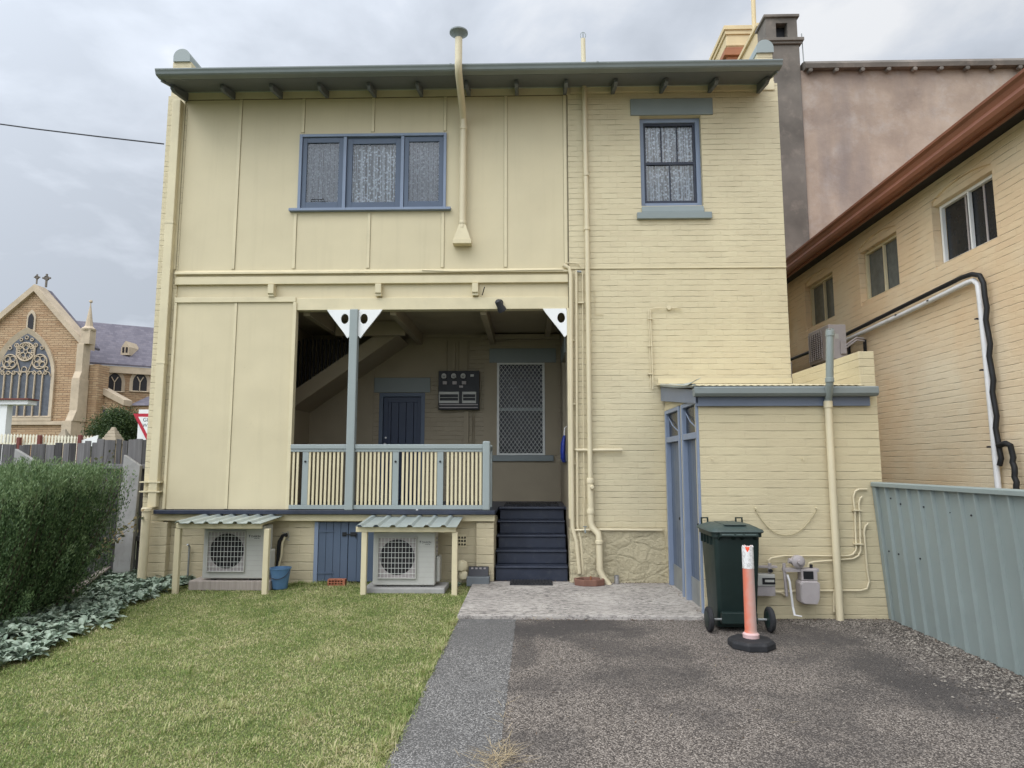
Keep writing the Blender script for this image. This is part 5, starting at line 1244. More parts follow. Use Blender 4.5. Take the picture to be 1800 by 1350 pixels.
# cables hanging beside the left unit
cb = thing('hanging_pipes', 'black insulated pipes hanging from the base wall above the blue bucket', 'pipes', (-3.55, 10.05, .1))
q = lambda a, b, Y=10.03: PY(a, b, Y)
MB().tube([q(505,940), q(497,942), q(491,952), q(489,975), q(488,1000), q(484,1012)], .028, 8).build('insulation', M['hose'], cb, smooth=True)
MB().tube([q(501,944,9.99), q(496,955,9.98), q(495,975,9.98), q(491,990,9.98), q(489,1003,9.98)], .014, 8).build('conduit', M['cream'], cb, smooth=True)
MB().tube([q(496,936), q(502,938), q(506,934), q(508,944), q(503,948), q(509,950)], .007, 6).build('wire_tangle', M['steel'], cb, smooth=True)
p = q(333, 960, 10.06); m = MB().tube([(p.x, 10.06, -.04), (p.x, 10.06, p.z), (p.x+.0, 10.0, p.z+.03)], .014, 8)
tag(m.build('standpipe', M['steel'], loc=(p.x, 10.06, -.04), smooth=True), 'short grey standpipe against the base wall inside the left tin shelter', 'pipe')
# hollow brick
p = PZ(604, 1021, GZ); hb = MB(); bx = p.x; hb.wall('x', bx-.125, bx+.125, GZ, GZ+.085, 9.85, 9.95, [(bx-.105+.042*k, bx-.105+.042*k+.03, GZ+.012+.036*j, GZ+.012+.036*j+.024) for k in range(5) for j in range(2)])
tag(hb.build('hollow_brick', M['redbrick'], loc=(bx, 9.9, GZ)), 'red hollow brick lying against the blue cellar doors', 'brick')
# black boot box and stones
p = PZ(840, 1016, 0); bx = thing('boot_box', 'grey green box like boot tray standing on the ground left of the steps', 'box', (p.x, 9.92, -.03))
x = -.74; MB().box(x-.16, x+.17, 9.80, 9.99, -.04, .10).build('tray', M['soffit'], bx, bevel=.015)
MB().prism([(9.84,.102),(9.99,.102),(9.99,.22),(9.93,.22)], 'x', x-.14, x+.15).build('raised_back', M['textdark'], bx, bevel=.008)
for k in range(4): MB().box(x-.10+k*.06, x-.07+k*.06, 9.90, 9.925, .19, .21).build('stud', M['acgrey'], bx)
for k, (px, py, r_, lab) in enumerate(((812, 995, .09, 'larger pale cream stone leaning behind the right shelter post'), (815, 1012, .07, 'smaller pale cream stone low beside the grey green boot box'))):
    p = PY(px, py, 9.95); m = MB(); rs = random.Random(k); prof = [(r_*.2,-r_),(r_*.9,-r_*.6),(r_,0),(r_*.8,r_*.6),(r_*.3,r_*.9)]
    m.lathe(prof, p, 12); m.v = [(v[0]+rs.uniform(-.01,.01), (v[1]-9.95)*.6+9.95, v[2]+rs.uniform(-.01,.01)) for v in m.v]
    tag(m.build('stone', M['cream'], loc=p, smooth=True), lab, 'stone')
# door mats
def mat_(name, x0, x1, y0, y1, z, lab):
    o = thing(name, lab, 'mat', ((x0+x1)/2, (y0+y1)/2, z), None)
    MB().box(x0, x1, y0, y1, z+.001, z+.018).build('mat_base', M['rubber'], o, bevel=.006)
    m = MB(); n_ = int((x1-x0)/.045)
    for k in range(n_): xx = x0+.015+k*.045; m.box(xx, xx+.028, y0+.012, y1-.012, z+.0185, z+.032)
    m.build('ribs', M['rubber'], o); return o
mat_('door_mat', -.28, .33, 9.70, 10.02, 0.0, 'black rubber doormat on the concrete slab at the foot of the steps')
mat_('door_mat', -.42, .50, 11.35, 11.95, 1.0, 'black rubber doormat on the verandah floor at the top of the steps')
# gully surround, tin can
p = PZ(1033, 1022, 0); gu = thing('drain_surround', 'terracotta octagonal drain surround at the foot of the cream waste pipes', 'drain', (p.x, 9.78, 0))
oc = [(math.cos(R(22.5+45*k)), math.sin(R(22.5+45*k))) for k in range(8)]
m = MB(); c = (p.x, 9.78); loft(m, [[(c[0]+r_*a, c[1]+r_*.7*b, z) for a, b in oc] for r_, z in ((.225,.001),(.23,.085),(.19,.085),(.18,.03))], True, False)
m.build('rim', M['terracotta'], gu, bevel=.005); MB().prism([(c[0]+.185*a, c[1]+.13*b) for a, b in oc], 'z', .02, .034).build('basin', M['soil'], gu)
MB().tube([(c[0]+.02, 9.76, .03), (c[0]+.02, 9.76, .12)], .012, 8).build('stub_pipe', M['oxide'], gu)
p = PZ(1078, 1018, 0); ca = thing('tin_can', 'small dented silver tin can standing against the stone plinth', 'can', (p.x, 9.86, 0))
MB().lathe([(.036,.002),(.038,.006),(.036,.06),(.038,.062),(.036,.064),(.037,.118),(.033,.118),(.032,.02)], (p.x, 9.86, 0), 20).build('can_body', M['chrome'], ca, smooth=True)
# blue bag hanging at the verandah corner
p = PY(992, 790, 10.55); bg_ = thing('hanging_bag', 'dark blue cloth bag hanging from a hook in the verandah corner', 'bag', p)
m = MB(); rings = []
for t, w_ in ((0,.03),(.1,.05),(.3,.075),(.6,.085),(.85,.08),(1,.05)):
    z = p.z+.22-.42*t; rings.append([(.575-.045*w_/.085+(.04*w_/.085)*math.cos(a)+.006*math.sin(5*a+t*7), 10.6+w_*1.1*math.sin(a), z) for a in [2*math.pi*k/20 for k in range(20)]])
loft(m, rings); m.build('bag_body', M['bag'], bg_, smooth=True)
MB().tube([(.55, 10.6, p.z+.22), (.56, 10.6, p.z+.34), (.59, 10.6, p.z+.36)], .006, 6).build('loop', M['white'], bg_)
# floodlight
p = PY(877, 535, 9.82); fl = thing('floodlight', 'small dark outdoor spotlight on the front beam above the verandah', 'spotlight', (p.x, 9.9, p.z))
MB().lathe([(.02,.0),(.05,.01),(.05,.03),(.02,.035)], (p.x+.01, 9.935, p.z+.06), 16, 'y').build('mount', M['dark'], fl, smooth=True)
m = MB(); m.T = Matrix.Translation((p.x+.01, 9.87, p.z)) @ Matrix.Rotation(R(-28), 4, 'Y') @ Matrix.Rotation(R(30), 4, 'X')
m.lathe([(.025,.09),(.048,.07),(.052,-.02),(.066,-.06),(.066,-.10),(.055,-.10),(.05,-.085),(.001,-.085)], (0,0,0), 22); m.build('lamp_head', M['textdark'], fl, smooth=True)
m = MB(); m.T = Matrix.Translation((p.x+.01, 9.87, p.z)) @ Matrix.Rotation(R(-28), 4, 'Y') @ Matrix.Rotation(R(30), 4, 'X'); m.lathe([(.001,-.089),(.053,-.089),(.053,-.086)], (0,0,0), 22); m.build('lens', M['acgrey'], fl)
# switchboard
s0, s1 = PY(771,652,12.60), PY(842,720,12.60); sx0_, sx1_, sz0, sz1 = s0.x, s1.x, s1.z, s0.z
sb = thing('switchboard', 'black electrical meter board with three round meters on the verandah back wall', 'meter board', ((sx0_+sx1_)/2, 12.7, sz0))
MB().box(sx0_, sx1_, 12.60, 12.735, sz0, sz1).build('cabinet', M['black'], sb, bevel=.006)
W_, H_ = sx1_-sx0_, sz1-sz0
def sp(u, v): return (sx0_+u*W_, sz1-v*H_)
for u in (.14, .38, .61):
    cx_, cz_ = sp(u, .15)
    mt = MB().prism([(cx_+.045*math.cos(a), cz_+(.045 if math.sin(a) > 0 else .03)*math.sin(a)+(.012 if math.sin(a) > 0 else -.012)) for a in [2*math.pi*k/24 for k in range(24)]], 'y', 12.54, 12.599).build('meter', M['acwhite'], sb, bevel=.004)
    MB().box(cx_-.025, cx_+.025, 12.534, 12.539, cz_-.018, cz_-.004).build('register', M['black'], mt)
    MB().box(cx_-.028, cx_+.028, 12.534, 12.539, cz_+.012, cz_+.018).build('register', M['textdark'], mt)
    a, b = sp(u+.02, .305); MB().box(a-.04, a+.04, 12.57, 12.599, b-.035, b+.025).build('terminal_cover', M['acgrey'], sb, bevel=.004)
a, b = sp(.83, .125); MB().box(a-.035, a+.03, 12.58, 12.599, b-.02, b+.02).build('label_plate', M['acwhite'], sb)
a, b = sp(.56, .41); MB().box(a-.035, a+.035, 12.58, 12.599, b-.02, b+.02).build('label_plate', M['acgrey'], sb)
for u0, u1 in ((.02, .51), (.59, .93)):
    (a, z1_), (b, z0_) = sp(u0, .545), sp(u1, .835)
    m = MB(); t = (z1_-z0_)
    m.box(a, b, 12.57, 12.599, z1_-t*.22, z1_); m.box(a, b, 12.57, 12.599, z0_, z0_+t*.22); m.box(a, a+.015, 12.57, 12.599, z0_+t*.22, z1_-t*.22); m.box(b-.015, b, 12.57, 12.599, z0_+t*.22, z1_-t*.22); m.box(a+.015, b-.015, 12.57, 12.599, z0_+t*.47, z0_+t*.51)
    m.build('breaker_frame', M['acwhite'], sb, bevel=.002)
(a, z1_), (b, z0_) = sp(.03, .86), sp(.97, .96); m = MB(); m.box(a, b, 12.588, 12.599, z1_-.018, z1_); m.box(a, b, 12.588, 12.599, z0_, z0_+.018); m.build('trim_strip', M['acgrey'], sb)
m = MB(); p = PY(819, 730, 12.70); m.box(p.x-.04, p.x+.05, 12.70, 12.738, 1.75, sz0-.002); m.build('cable_duct', M['render'], sb); m = MB(); q_ = PY(797, 600, 12.70); m.box(q_.x-.035, q_.x+.035, 12.70, 12.738, sz1+.002, 4.0); m.build('cable_duct', M['render'], sb)
m = MB()
for px in (830, 833): p = PY(px, 740, 12.72); m.tube([(p.x, 12.72, 1.02), (p.x, 12.72, sz0)], .010, 6)
for px in (786, 806, 822): p = PY(px, 620, 12.72); m.tube([(p.x, 12.72, sz1), (p.x, 12.72, 4.05)], .010, 6)
m.build('cable_conduit', M['render'], sb)

# =================================================================== LEFT BOUNDARY
wf = thing('paling_fence', 'weathered grey timber paling fence behind the rosemary hedge', 'fence', (-8, 10.6, GZ))
rs = random.Random(5)
x = -11.5
while x < -5.86:
    w_ = rs.choice([.085, .10, .10, .12, .14]); t = rs.uniform(-.03, .03); y = 10.6+rs.uniform(-.01, .012)
    h = 2.05 + .03*math.sin(x*1.7) + rs.uniform(-.02, .02) - (.0 if x > -7 else .02)
    m = MB(); m.hexa([(x+.003,y,-.1),(x+w_-.004,y,-.1),(x+w_-.004,y+.018,-.1),(x+.003,y+.018,-.1)], [(x+.003+t*.3,y,h+rs.uniform(-.01,.01)),(x+w_-.004+t*.3,y,h+rs.uniform(-.012,.012)),(x+w_-.004+t*.3,y+.018,h),(x+.003+t*.3,y+.018,h)])
    m.build('paling', M['palings'], wf); x += w_ + (rs.choice([.004, .006, .03]) if rs.random() < .3 else .004)
for z in (.5, 1.62): MB().box(-11.5, -5.86, 10.53, 10.585, z, z+.075).build('rail', M['palings'], wf, bevel=.005)
def leanpost(px, w_, zt, Y, rz, lab, tilt=.0):
    p = PY(px, 900, Y); m = MB(); x0 = p.x; m.prism([(x0,-.1),(x0+w_,-.1),(x0+w_+tilt,zt-.17),(x0+tilt,zt)], 'y', Y, Y+.07)
    tag(m.build('concrete_post', M['concrete'], loc=(x0, Y, -.1), bevel=.008), lab, 'post')
leanpost(204, .27, 1.84, 10.36, 0, 'grey slab like post with a slanted top between the paling fence and the house', .06)
leanpost(16, .30, 1.93, 10.2, 0, 'grey slab like post with its slanted top just showing above the hedge', .0)
ge = thing('garden_edging', 'timber capped blue garden edging under the right side of the rosemary hedge', 'edging', PZ(140, 1030, GZ))
e0, e1 = PZ(170,1005,.12), PZ(110,1045,.12)
dv = (e1-e0).normalized(); nv = Vector((-dv.y, dv.x, 0)); e0 = e0-dv*.5
def along(a, b, n_, w_, z0, z1): return MB().hexa([(a.x,a.y,z0),(b.x,b.y,z0),(b.x+n_.x*w_,b.y+n_.y*w_,z0),(a.x+n_.x*w_,a.y+n_.y*w_,z0)], [(a.x,a.y,z1),(b.x,b.y,z1),(b.x+n_.x*w_,b.y+n_.y*w_,z1),(a.x+n_.x*w_,a.y+n_.y*w_,z1)])
along(e0, e1+dv*.2, nv, .03, -.06, .095).build('blue_board', M['blue'], ge); along(e0, e1+dv*.2, nv*-1, -.10, .097, .125).build('cap_board', M['plank'], ge, bevel=.006)

# =================================================================== FAR LEFT: church, trees, street
BZ = 1.2
ch = thing('church', 'large tan sandstone church with traceried windows and a purple slate roof', 'church', (-45, 62, BZ))
CY = 60.0
def C(px, py, Y=CY): return PY(px, py, Y)
ap = C(64, 512); er = C(138, 607); el = C(-20, 590)
base_z = BZ; xr = C(140, 700).x; xl = xr-2*(xr-ap.x)-1.0
ez = er.z
# gable wall with the big window hole approximated by a recessed surround
mwx, mw_h = C(40, 700).x, (C(87,700).x-C(40,700).x)
wb, wsp, wtp = C(40,731).z, C(88,662).z, C(52,590).z
def arch(cx_, hw, zb_, zs, zt, n=12):
    Hh = zt-zs; Rr = (hw*hw+Hh*Hh)/(2*hw); th = math.asin(min(1, Hh/Rr)); th = th if Rr >= hw and Hh <= Rr else math.pi/2
    rt = [(cx_+hw-Rr+Rr*math.cos(th*k/n), zs+Rr*math.sin(th*k/n)) for k in range(n+1)]; rt[-1] = (cx_, zt)
    return [(cx_-hw, zb_), (cx_+hw, zb_)]+rt+[(2*cx_-p[0], p[1]) for p in rt[-2::-1]]
m = MB(); m.prism([(xl,base_z),(xr,base_z),(xr,ez),(ap.x,ap.z),(xl,ez)], 'y', CY, CY+1.0); m.build('gable_wall', M['sand'], ch)
MB().prism([(xl-.1,ez-.3),(xl-.1,ez+.35),(ap.x,ap.z+.6),(xr+.25,ez+.25),(xr+.25,ez-.35),(ap.x,ap.z-.05)], 'y', CY-.35, CY+1.2).build('coping', M['dressed'], ch)
m = MB(); 
m.hexa([(xr+.2,CY+1.2,ez-.2),(ap.x,CY+1.2,ap.z+.3),(ap.x,CY+2,ap.z+.3),(xr+.2,CY+2,ez-.2)],[(xr+.25,CY+1.2,ez),(ap.x,CY+1.2,ap.z+.5),(ap.x,CY+2,ap.z+.5),(xr+.25,CY+2,ez)])
m.hexa([(xl,CY+1.2,ez-.2),(ap.x,CY+1.2,ap.z+.3),(ap.x,CY+2,ap.z+.3),(xl,CY+2,ez-.2)],[(xl,CY+1.2,ez),(ap.x,CY+1.2,ap.z+.5),(ap.x,CY+2,ap.z+.5),(xl,CY+2,ez)]); m.build('transept_roof', M['slate'], ch)
def cross(c, s, n_='cross'):
    m = MB(); m.box(c.x-.08*s, c.x+.08*s, c.y-.08*s, c.y+.08*s, c.z, c.z+1.5*s); m.box(c.x-.45*s, c.x+.45*s, c.y-.081*s, c.y+.081*s, c.z+.95*s, c.z+1.12*s)
    m.lathe([(.20*s,-.09),(.27*s,-.09),(.27*s,.09),(.20*s,.09)], (c.x, c.y, c.z+1.03*s), 14, 'y', True); m.build(n_, M['pier'], ch)
cross(Vector((ap.x-.05, CY, ap.z+.7)), .62); cross(Vector((ap.x+.42, CY+.6, ap.z+.55)), .85)
# big window: surround, glass, mullions, tracery
def bigwindow(cx_, hw, zb_, zs, zt, Y, nl, par, sc=1.0):
    sd = MB(); o_ = arch(cx_, hw+.42*sc, zb_-.1, zs, zt+.55*sc); i_ = arch(cx_, hw, zb_, zs, zt); n_ = len(o_)
    vs = [(p[0], Y-.22, p[1]) for p in o_]+[(p[0], Y-.05, p[1]) for p in i_]+[(p[0], Y+.02, p[1]) for p in o_]
    sd.add(vs, [(k, (k+1) % n_, n_+(k+1) % n_, n_+k) for k in range(n_)]+[(2*n_+k, 2*n_+(k+1) % n_, (k+1) % n_, k) for k in range(n_)])
    w_ = sd.build('window', M['dressed'], par)
    MB().prism(i_, 'y', Y-.05, Y-.02).build('pane', M['churchglass'], w_)
    m = MB(); t = .072*sc
    for k in range(1, nl):
        x = cx_-hw+2*hw*k/nl; m.box(x-t*.6, x+t*.6, Y-.20, Y-.06, zb_, zs+.15)
    lw = 2*hw/nl
    for k in range(nl):
        x = cx_-hw+lw*(k+.5); m.tube([(x+lw*.5*math.cos(a), Y-.13, zs+.0+lw*.62*math.sin(a)) for a in [math.pi*i/10 for i in range(11)]], t*.55, 5)
    def circ(x, z, r_, rr=None): 
        m.tube([(x+r_*math.cos(a), Y-.13, z+r_*math.sin(a)) for a in [2*math.pi*i/20 for i in range(21)]], rr or t*.6, 5)
    H_ = zt-zs
    if nl >= 6:
        circ(cx_, zs+H_*.57, hw*.34, t*.9)
        for k in range(5): a = R(90+72*k); circ(cx_+hw*.19*math.cos(a), zs+H_*.57+hw*.19*math.sin(a), hw*.125)
        for s in (-1, 1):
            circ(cx_+s*hw*.56, zs+H_*.34, hw*.27, t*.8)
            for k in range(4): a = R(45+90*k); circ(cx_+s*hw*.56+hw*.13*math.cos(a), zs+H_*.34+hw*.13*math.sin(a), hw*.105)
            m.tube([(cx_+s*hw*.10, Y-.13, zs+.1), (cx_+s*hw*.20, Y-.13, zs+H_*.2), (cx_+s*hw*.34, Y-.13, zs+H_*.45), (cx_+s*hw*.36, Y-.13, zs+H_*.75)], t*.7, 5)
            circ(cx_+s*hw*.36, zs+H_*.72, hw*.07); circ(cx_+s*hw*.82, zs+H_*.18, hw*.07)
        circ(cx_, zs+H_*.16, hw*.10); circ(cx_, zs+H_*.90, hw*.06)
        for k in range(10): a = R(36*k); circ(cx_+hw*.27*math.cos(a), zs+H_*.57+hw*.27*math.sin(a), hw*.055)
        for q in (-.84, -.62, -.40, -.16, .16, .40, .62, .84): circ(cx_+hw*q*.95, zs+hw*.14, hw*.06)
        for s in (-1, 1): circ(cx_+s*hw*.56, zs+H_*.34, hw*.07); circ(cx_+s*hw*.60, zs+H_*.66, hw*.06); circ(cx_+s*hw*.20, zs+H_*.85, hw*.05)
    else:
        circ(cx_, zs+H_*.5, hw*.36)
        for s in (-1, 1): circ(cx_+s*hw*.45, zs+H_*.15, hw*.2)
    m.build('tracery', M['dressed'], w_); return w_
bigwindow(mwx, mw_h, wb, wsp, wtp+.2, CY, 7, ch)
c = C(56, 566); sw = MB().prism(arch(c.x, .42, c.z-.9, c.z+.35, c.z+1.15), 'y', CY-.12, CY-.0).build('lancet_window', M['dressed'], ch); MB().prism(arch(c.x, .26, c.z-.7, c.z+.25, c.z+.8), 'y', CY-.15, CY-.125).build('pane', M['fanblack'], sw)
MB().box(xl, xr, CY-.25, CY-.01, C(40,743).z-.2, C(40,743).z+.12).build('string_course', M['dressed'], ch)
MB().box(C(-60,700).x, C(92,735).x, CY-.18, CY-.01, C(40,735).z-.25, wb-.12).build('window_sill', M['dressed'], ch)
# corner buttress with pinnacle
b0 = C(140, 640, CY-.6); bw = .75
m = MB()
m.box(b0.x-bw*.5-.25, b0.x+bw*.5-.1, CY-1.5, CY+.3, base_z, C(0,742).z); m.box(b0.x-bw*.5, b0.x+bw*.5, CY-1.0, CY+.3, C(0,742).z+.001, C(0,668).z); m.box(b0.x-bw*.42, b0.x+bw*.42, CY-.7, CY+.3, C(0,668).z+.001, C(0,607).z)
m.prism([(CY-1.5,C(0,742).z),(CY-1.0,C(0,742).z),(CY-1.0,C(0,742).z+1.0)], 'x', b0.x-bw*.45, b0.x+bw*.45); m.prism([(CY-1.0,C(0,668).z),(CY-.7,C(0,668).z),(CY-.7,C(0,668).z+.7)], 'x', b0.x-bw*.45, b0.x+bw*.45)
bt_ = m.build('buttress', M['dressed'], ch, bevel=.03)
px_, pz_ = b0.x+.35, C(0,607).z
m = MB(); m.box(px_-.42, px_+.42, CY-.65, CY+.2, pz_+.001, C(0,583).z); m.lathe([(.58,0),(.62,.15),(.45,.3),(.34,.4),(.05,2.4),(.04,2.6),(.16,2.7),(.12,2.85),(.0,2.9)], (px_, CY-.22, C(0,583).z), 8)
m.build('pinnacle', M['dressed'], ch)
m = MB(); m.box(xr+.01, xr+1.3, CY+.4, CY+2, base_z, C(0,640).z); m.build('stair_turret', M['sand'], ch)
# nave wall and roof running away to the right
nz = C(159,640,64); n1_ = Vector((nz.x-1.5, 63.0)); n2_ = Vector((nz.x+13, 72.0))
ezn = C(165,641,64).z; rdz = C(121,572,70).z
dn = (n2_-n1_).normalized(); pn_ = Vector((-dn.y, dn.x))
def NP2(s, d, z): p = n1_+dn*s+pn_*d; return (p.x, p.y, z)
L = (n2_-n1_).length
m = MB(); m.hexa([NP2(0,0,base_z),NP2(L,0,base_z),NP2(L,1,base_z),NP2(0,1,base_z)], [NP2(0,0,ezn),NP2(L,0,ezn),NP2(L,1,ezn),NP2(0,1,ezn)]); m.build('nave_wall', M['sand'], ch)
rh = 5.3
m = MB(); m.hexa([NP2(-1,-.4,ezn),NP2(L,-.4,ezn),NP2(L,6,ezn+rh-.2),NP2(-6,6,ezn+rh-.2)], [NP2(-1,-.4,ezn+.2),NP2(L,-.4,ezn+.2),NP2(L,6,ezn+rh),NP2(-6,6,ezn+rh)]); m.build('nave_roof', M['slate'], ch)
m = MB(); m.hexa([NP2(-.5,-.35,ezn-.7),NP2(L,-.35,ezn-.7),NP2(L,-.01,ezn-.7),NP2(-.5,-.01,ezn-.7)], [NP2(-.5,-.35,ezn-.02),NP2(L,-.35,ezn-.02),NP2(L,-.01,ezn-.02),NP2(-.5,-.01,ezn-.02)]); m.build('cornice', M['dressed'], ch)
def nave_window(s, hw, zb_, zs, zt):
    def T3(pts, d): return [NP2(s+p[0], d, p[1]) for p in pts]
    o_ = T3(arch(0, hw+.3, zb_-.1, zs, zt+.4), -.15); i_ = T3(arch(0, hw, zb_, zs, zt), -.02); n_ = len(o_)
    m = MB(); m.add(o_+i_+T3(arch(0, hw+.3, zb_-.1, zs, zt+.4), 0), [(k, (k+1) % n_, n_+(k+1) % n_, n_+k) for k in range(n_)]+[(2*n_+k, 2*n_+(k+1) % n_, (k+1) % n_, k) for k in range(n_)]); w_ = m.build('window', M['dressed'], ch)
    MB().add(T3(arch(0, hw, zb_, zs, zt), -.03), [tuple(range(n_))]).build('pane', M['fanblack'], w_)
    m = MB(); m.tube([NP2(s,-.08,zb_), NP2(s,-.08,zs), NP2(s-hw*.45,-.08,zs+(zt-zs)*.55)], .05, 5); m.tube([NP2(s,-.08,zs), NP2(s+hw*.45,-.08,zs+(zt-zs)*.55)], .05, 5); m.build('tracery', M['dressed'], w_)
for px in (172, 201, 246):
    s = None
    r_ = ray(px, 675); 
    # intersect the sight line with the nave wall plane
    A = np.array([[r_[0], -dn.x], [r_[1], -dn.y]]); t, s = np.linalg.solve(A, np.array([n1_.x, n1_.y]))
    yy = n1_.y+dn.y*s
    nave_window(s, .62 if px != 172 else .55, PY(px,687,yy).z, PY(px,672,yy).z, PY(px,655,yy).z)
# aisle gable in front of the nave
aY = 61.5; a_l, a_r = C(160,760,aY).x, C(213,760,aY).x
m = MB(); m.prism([(a_l,base_z),(a_r,base_z),(a_r,C(213,705,aY).z),(a_l,C(163,675,aY).z)], 'y', aY, aY+1); m.build('aisle_wall', M['sand'], ch)
MB().prism([(a_l-.1,C(163,684,aY).z),(a_r+.2,C(215,713,aY).z),(a_r+.2,C(215,703,aY).z),(a_l-.1,C(163,672,aY).z)], 'y', aY-.25, aY+1.1).build('coping', M['dressed'], ch)
m = MB(); m.box(a_r-.1, a_r+5, aY+1.2, aY+2, base_z, C(0,712,aY).z); m.build('aisle_wall', M['sand'], ch)
MB().hexa([(a_r,aY+1.0,C(0,712,aY).z),(a_r+5.5,aY+1.0,C(0,712,aY).z),(a_r+5.5,aY+4,C(0,700,aY).z),(a_r,aY+4,C(0,700,aY).z)], [(a_r,aY+1.0,C(0,711,aY).z),(a_r+5.5,aY+1.0,C(0,711,aY).z),(a_r+5.5,aY+4,C(0,690,aY).z),(a_r,aY+4,C(0,690,aY).z)]).build('aisle_roof', M['slate'], ch)
c = C(176,740,aY); bigwindow(c.x, .85, BZ+1, C(0,738,aY).z, C(0,718,aY).z, aY, 3, ch, .6)
# roof ventilator
p0_ = Vector(NP2(0,-.4,ezn+.2)); nn_ = (Vector(NP2(L,-.4,ezn+.2))-p0_).cross(Vector(NP2(0,6,ezn+rh))-p0_); r_ = Vector(ray(229, 618)); A_ = Vector((0,0,CH))+r_*((p0_-Vector((0,0,CH))).dot(nn_)/r_.dot(nn_))
m = MB(); m.prism([(A_.x-.45,A_.z-.5),(A_.x+.45,A_.z-.5),(A_.x+.38,A_.z+.35),(A_.x,A_.z+.95),(A_.x-.38,A_.z+.35)], 'y', A_.y-.9, A_.y+1.0); rv = m.build('roof_vent', M['dressed'], ch)
for dx in (-.17, .17): MB().box(A_.x+dx-.10, A_.x+dx+.10, A_.y-.93, A_.y-.905, A_.z-.25, A_.z+.3).build('louvre', M['fanblack'], rv)

# ---- carport corner, picket fence, gate pillars, sign, tree
cpt = thing('white_porch', 'white flat roofed porch corner at the far left beyond the fence', 'porch', (-25, 26, BZ))
p = PY(49, 705, 26); q_ = PY(10, 705, 26)
MB().box(-40, p.x, 26, 26.5, PY(40,711,26).z, PY(40,703,26).z).build('fascia', M['white'], cpt, bevel=.01)
MB().box(-40, p.x+.08, 25.9, 26.5, PY(40,703,26).z+.002, PY(40,703,26).z+.06).build('roof', M['brownpost'], cpt)
MB().box(-40, q_.x, 26.1, 26.4, BZ, PY(40,711,26).z-.002).build('wall', M['white'], cpt)
pf = thing('picket_fence', 'cream white picket fence seen over the palings in front of the church', 'fence', (-17, 24, BZ))
PYF = 24.0
xa, xb = PY(-20,770,PYF).x, PY(168,770,PYF).x; zt = PY(90,764,PYF).z; k = 0
x = xa
while x < xb:
    z_ = zt+.04*math.sin(x*.9)
    MB().prism([(x-.032,BZ),(x+.032,BZ),(x+.032,z_-.10),(x+.046,z_-.085),(x,z_),(x-.046,z_-.085),(x-.032,z_-.10)], 'y', PYF, PYF+.02).build('picket', M['picket'], pf); x += .118
for z_ in (BZ+.25, zt-.38): MB().box(xa, xb, PYF+.025, PYF+.07, z_, z_+.09).build('rail', M['picket'], pf)
MB().hexa([(xb-.5,PYF-.1,zt-.42),(xb+.1,PYF-.1,zt-.42),(xb+.1,PYF-.06,zt-.42),(xb-.5,PYF-.06,zt-.42)], [(xb-.5,PYF-.1,zt-.22),(xb+.15,PYF-.1,zt-.02),(xb+.15,PYF-.06,zt-.02),(xb-.5,PYF-.06,zt-.22)]).build('gate_board', M['white'], pf)
for px in (34, 70, 141):
    p = PY(px, 770, PYF-.1); MB().box(p.x-.06, p.x+.06, PYF-.16, PYF-.04, BZ, PY(px, 765+(px == 34)*4, PYF).z).build('post', M['brownpost'], pf, bevel=.01)
def pillar(px, pyt, Y, s, lab):
    t = thing('gate_pillar', lab, 'pillar', PY(px, 790, Y), 'sandstone gate pillars by the church'); t.location.z = BZ
    p = PY(px, pyt, Y); x = p.x; zt = p.z
    m = MB(); m.box(x-.30*s, x+.30*s, Y-.3*s, Y+.3*s, BZ, zt-.78*s); m.build('shaft', M['dressed'], t, bevel=.02)
    m = MB()
    for k in range(5): w_ = (.42-.075*k)*s; z_ = zt-.78*s+k*.156*s; m.hexa([(x-w_,Y-w_,z_+.001),(x+w_,Y-w_,z_+.001),(x+w_,Y+w_,z_+.001),(x-w_,Y+w_,z_+.001)], [(x-w_+.05*s,Y-w_+.05*s,z_+.155*s),(x+w_-.05*s,Y-w_+.05*s,z_+.155*s),(x+w_-.05*s,Y+w_-.05*s,z_+.155*s),(x-w_+.05*s,Y+w_-.05*s,z_+.155*s)])
    m.build('stepped_cap', M['oldstone'], t, bevel=.015)
pillar(200, 751, 22, .72, 'nearer sandstone gate pillar with stepped cap in front of the dark tree')
pillar(114, 754, 34, .75, 'farther sandstone gate pillar with stepped cap behind the picket fence')
# sign
sg = thing('give_way_sign', 'red bordered give way sign on a white board beside the house corner', 'sign', PY(262, 800, 16)); sg.location.z = 0
p = PY(234, 727, 16); sx, sz, sw = p.x, p.z, .78
MB().tube([(sx+sw/2, 16.06, -.1), (sx+sw/2, 16.06, sz+.05)], .035, 12).build('pole', M['steel'], sg)
MB().box(sx+.12, sx+sw-.12, 16.025, 16.03, sz-.72, sz+.10).build('back_board', M['white'], sg, bevel=.002)
tri = lambda i: [(sx+i*1.7, sz-i), (sx+sw/2, sz-sw*.866+i*2), (sx+sw-i*1.7, sz-i)]
MB().prism(tri(0), 'y', 16.0, 16.006).build('border', M['red'], sg); MB().prism(tri(.08), 'y', 15.994, 15.999).build('face', M['white'], sg)
T = Matrix.Translation((sx+sw/2, 15.993, sz-.155)) @ Matrix.Rotation(R(90), 4, 'X'); text_mesh('lettering', 'GIVE', .13, M['textdark'], T, sg, .001)
T = Matrix.Translation((sx+sw/2, 15.993, sz-.29)) @ Matrix.Rotation(R(90), 4, 'X'); text_mesh('lettering', 'WAY', .12, M['textdark'], T, sg, .001)

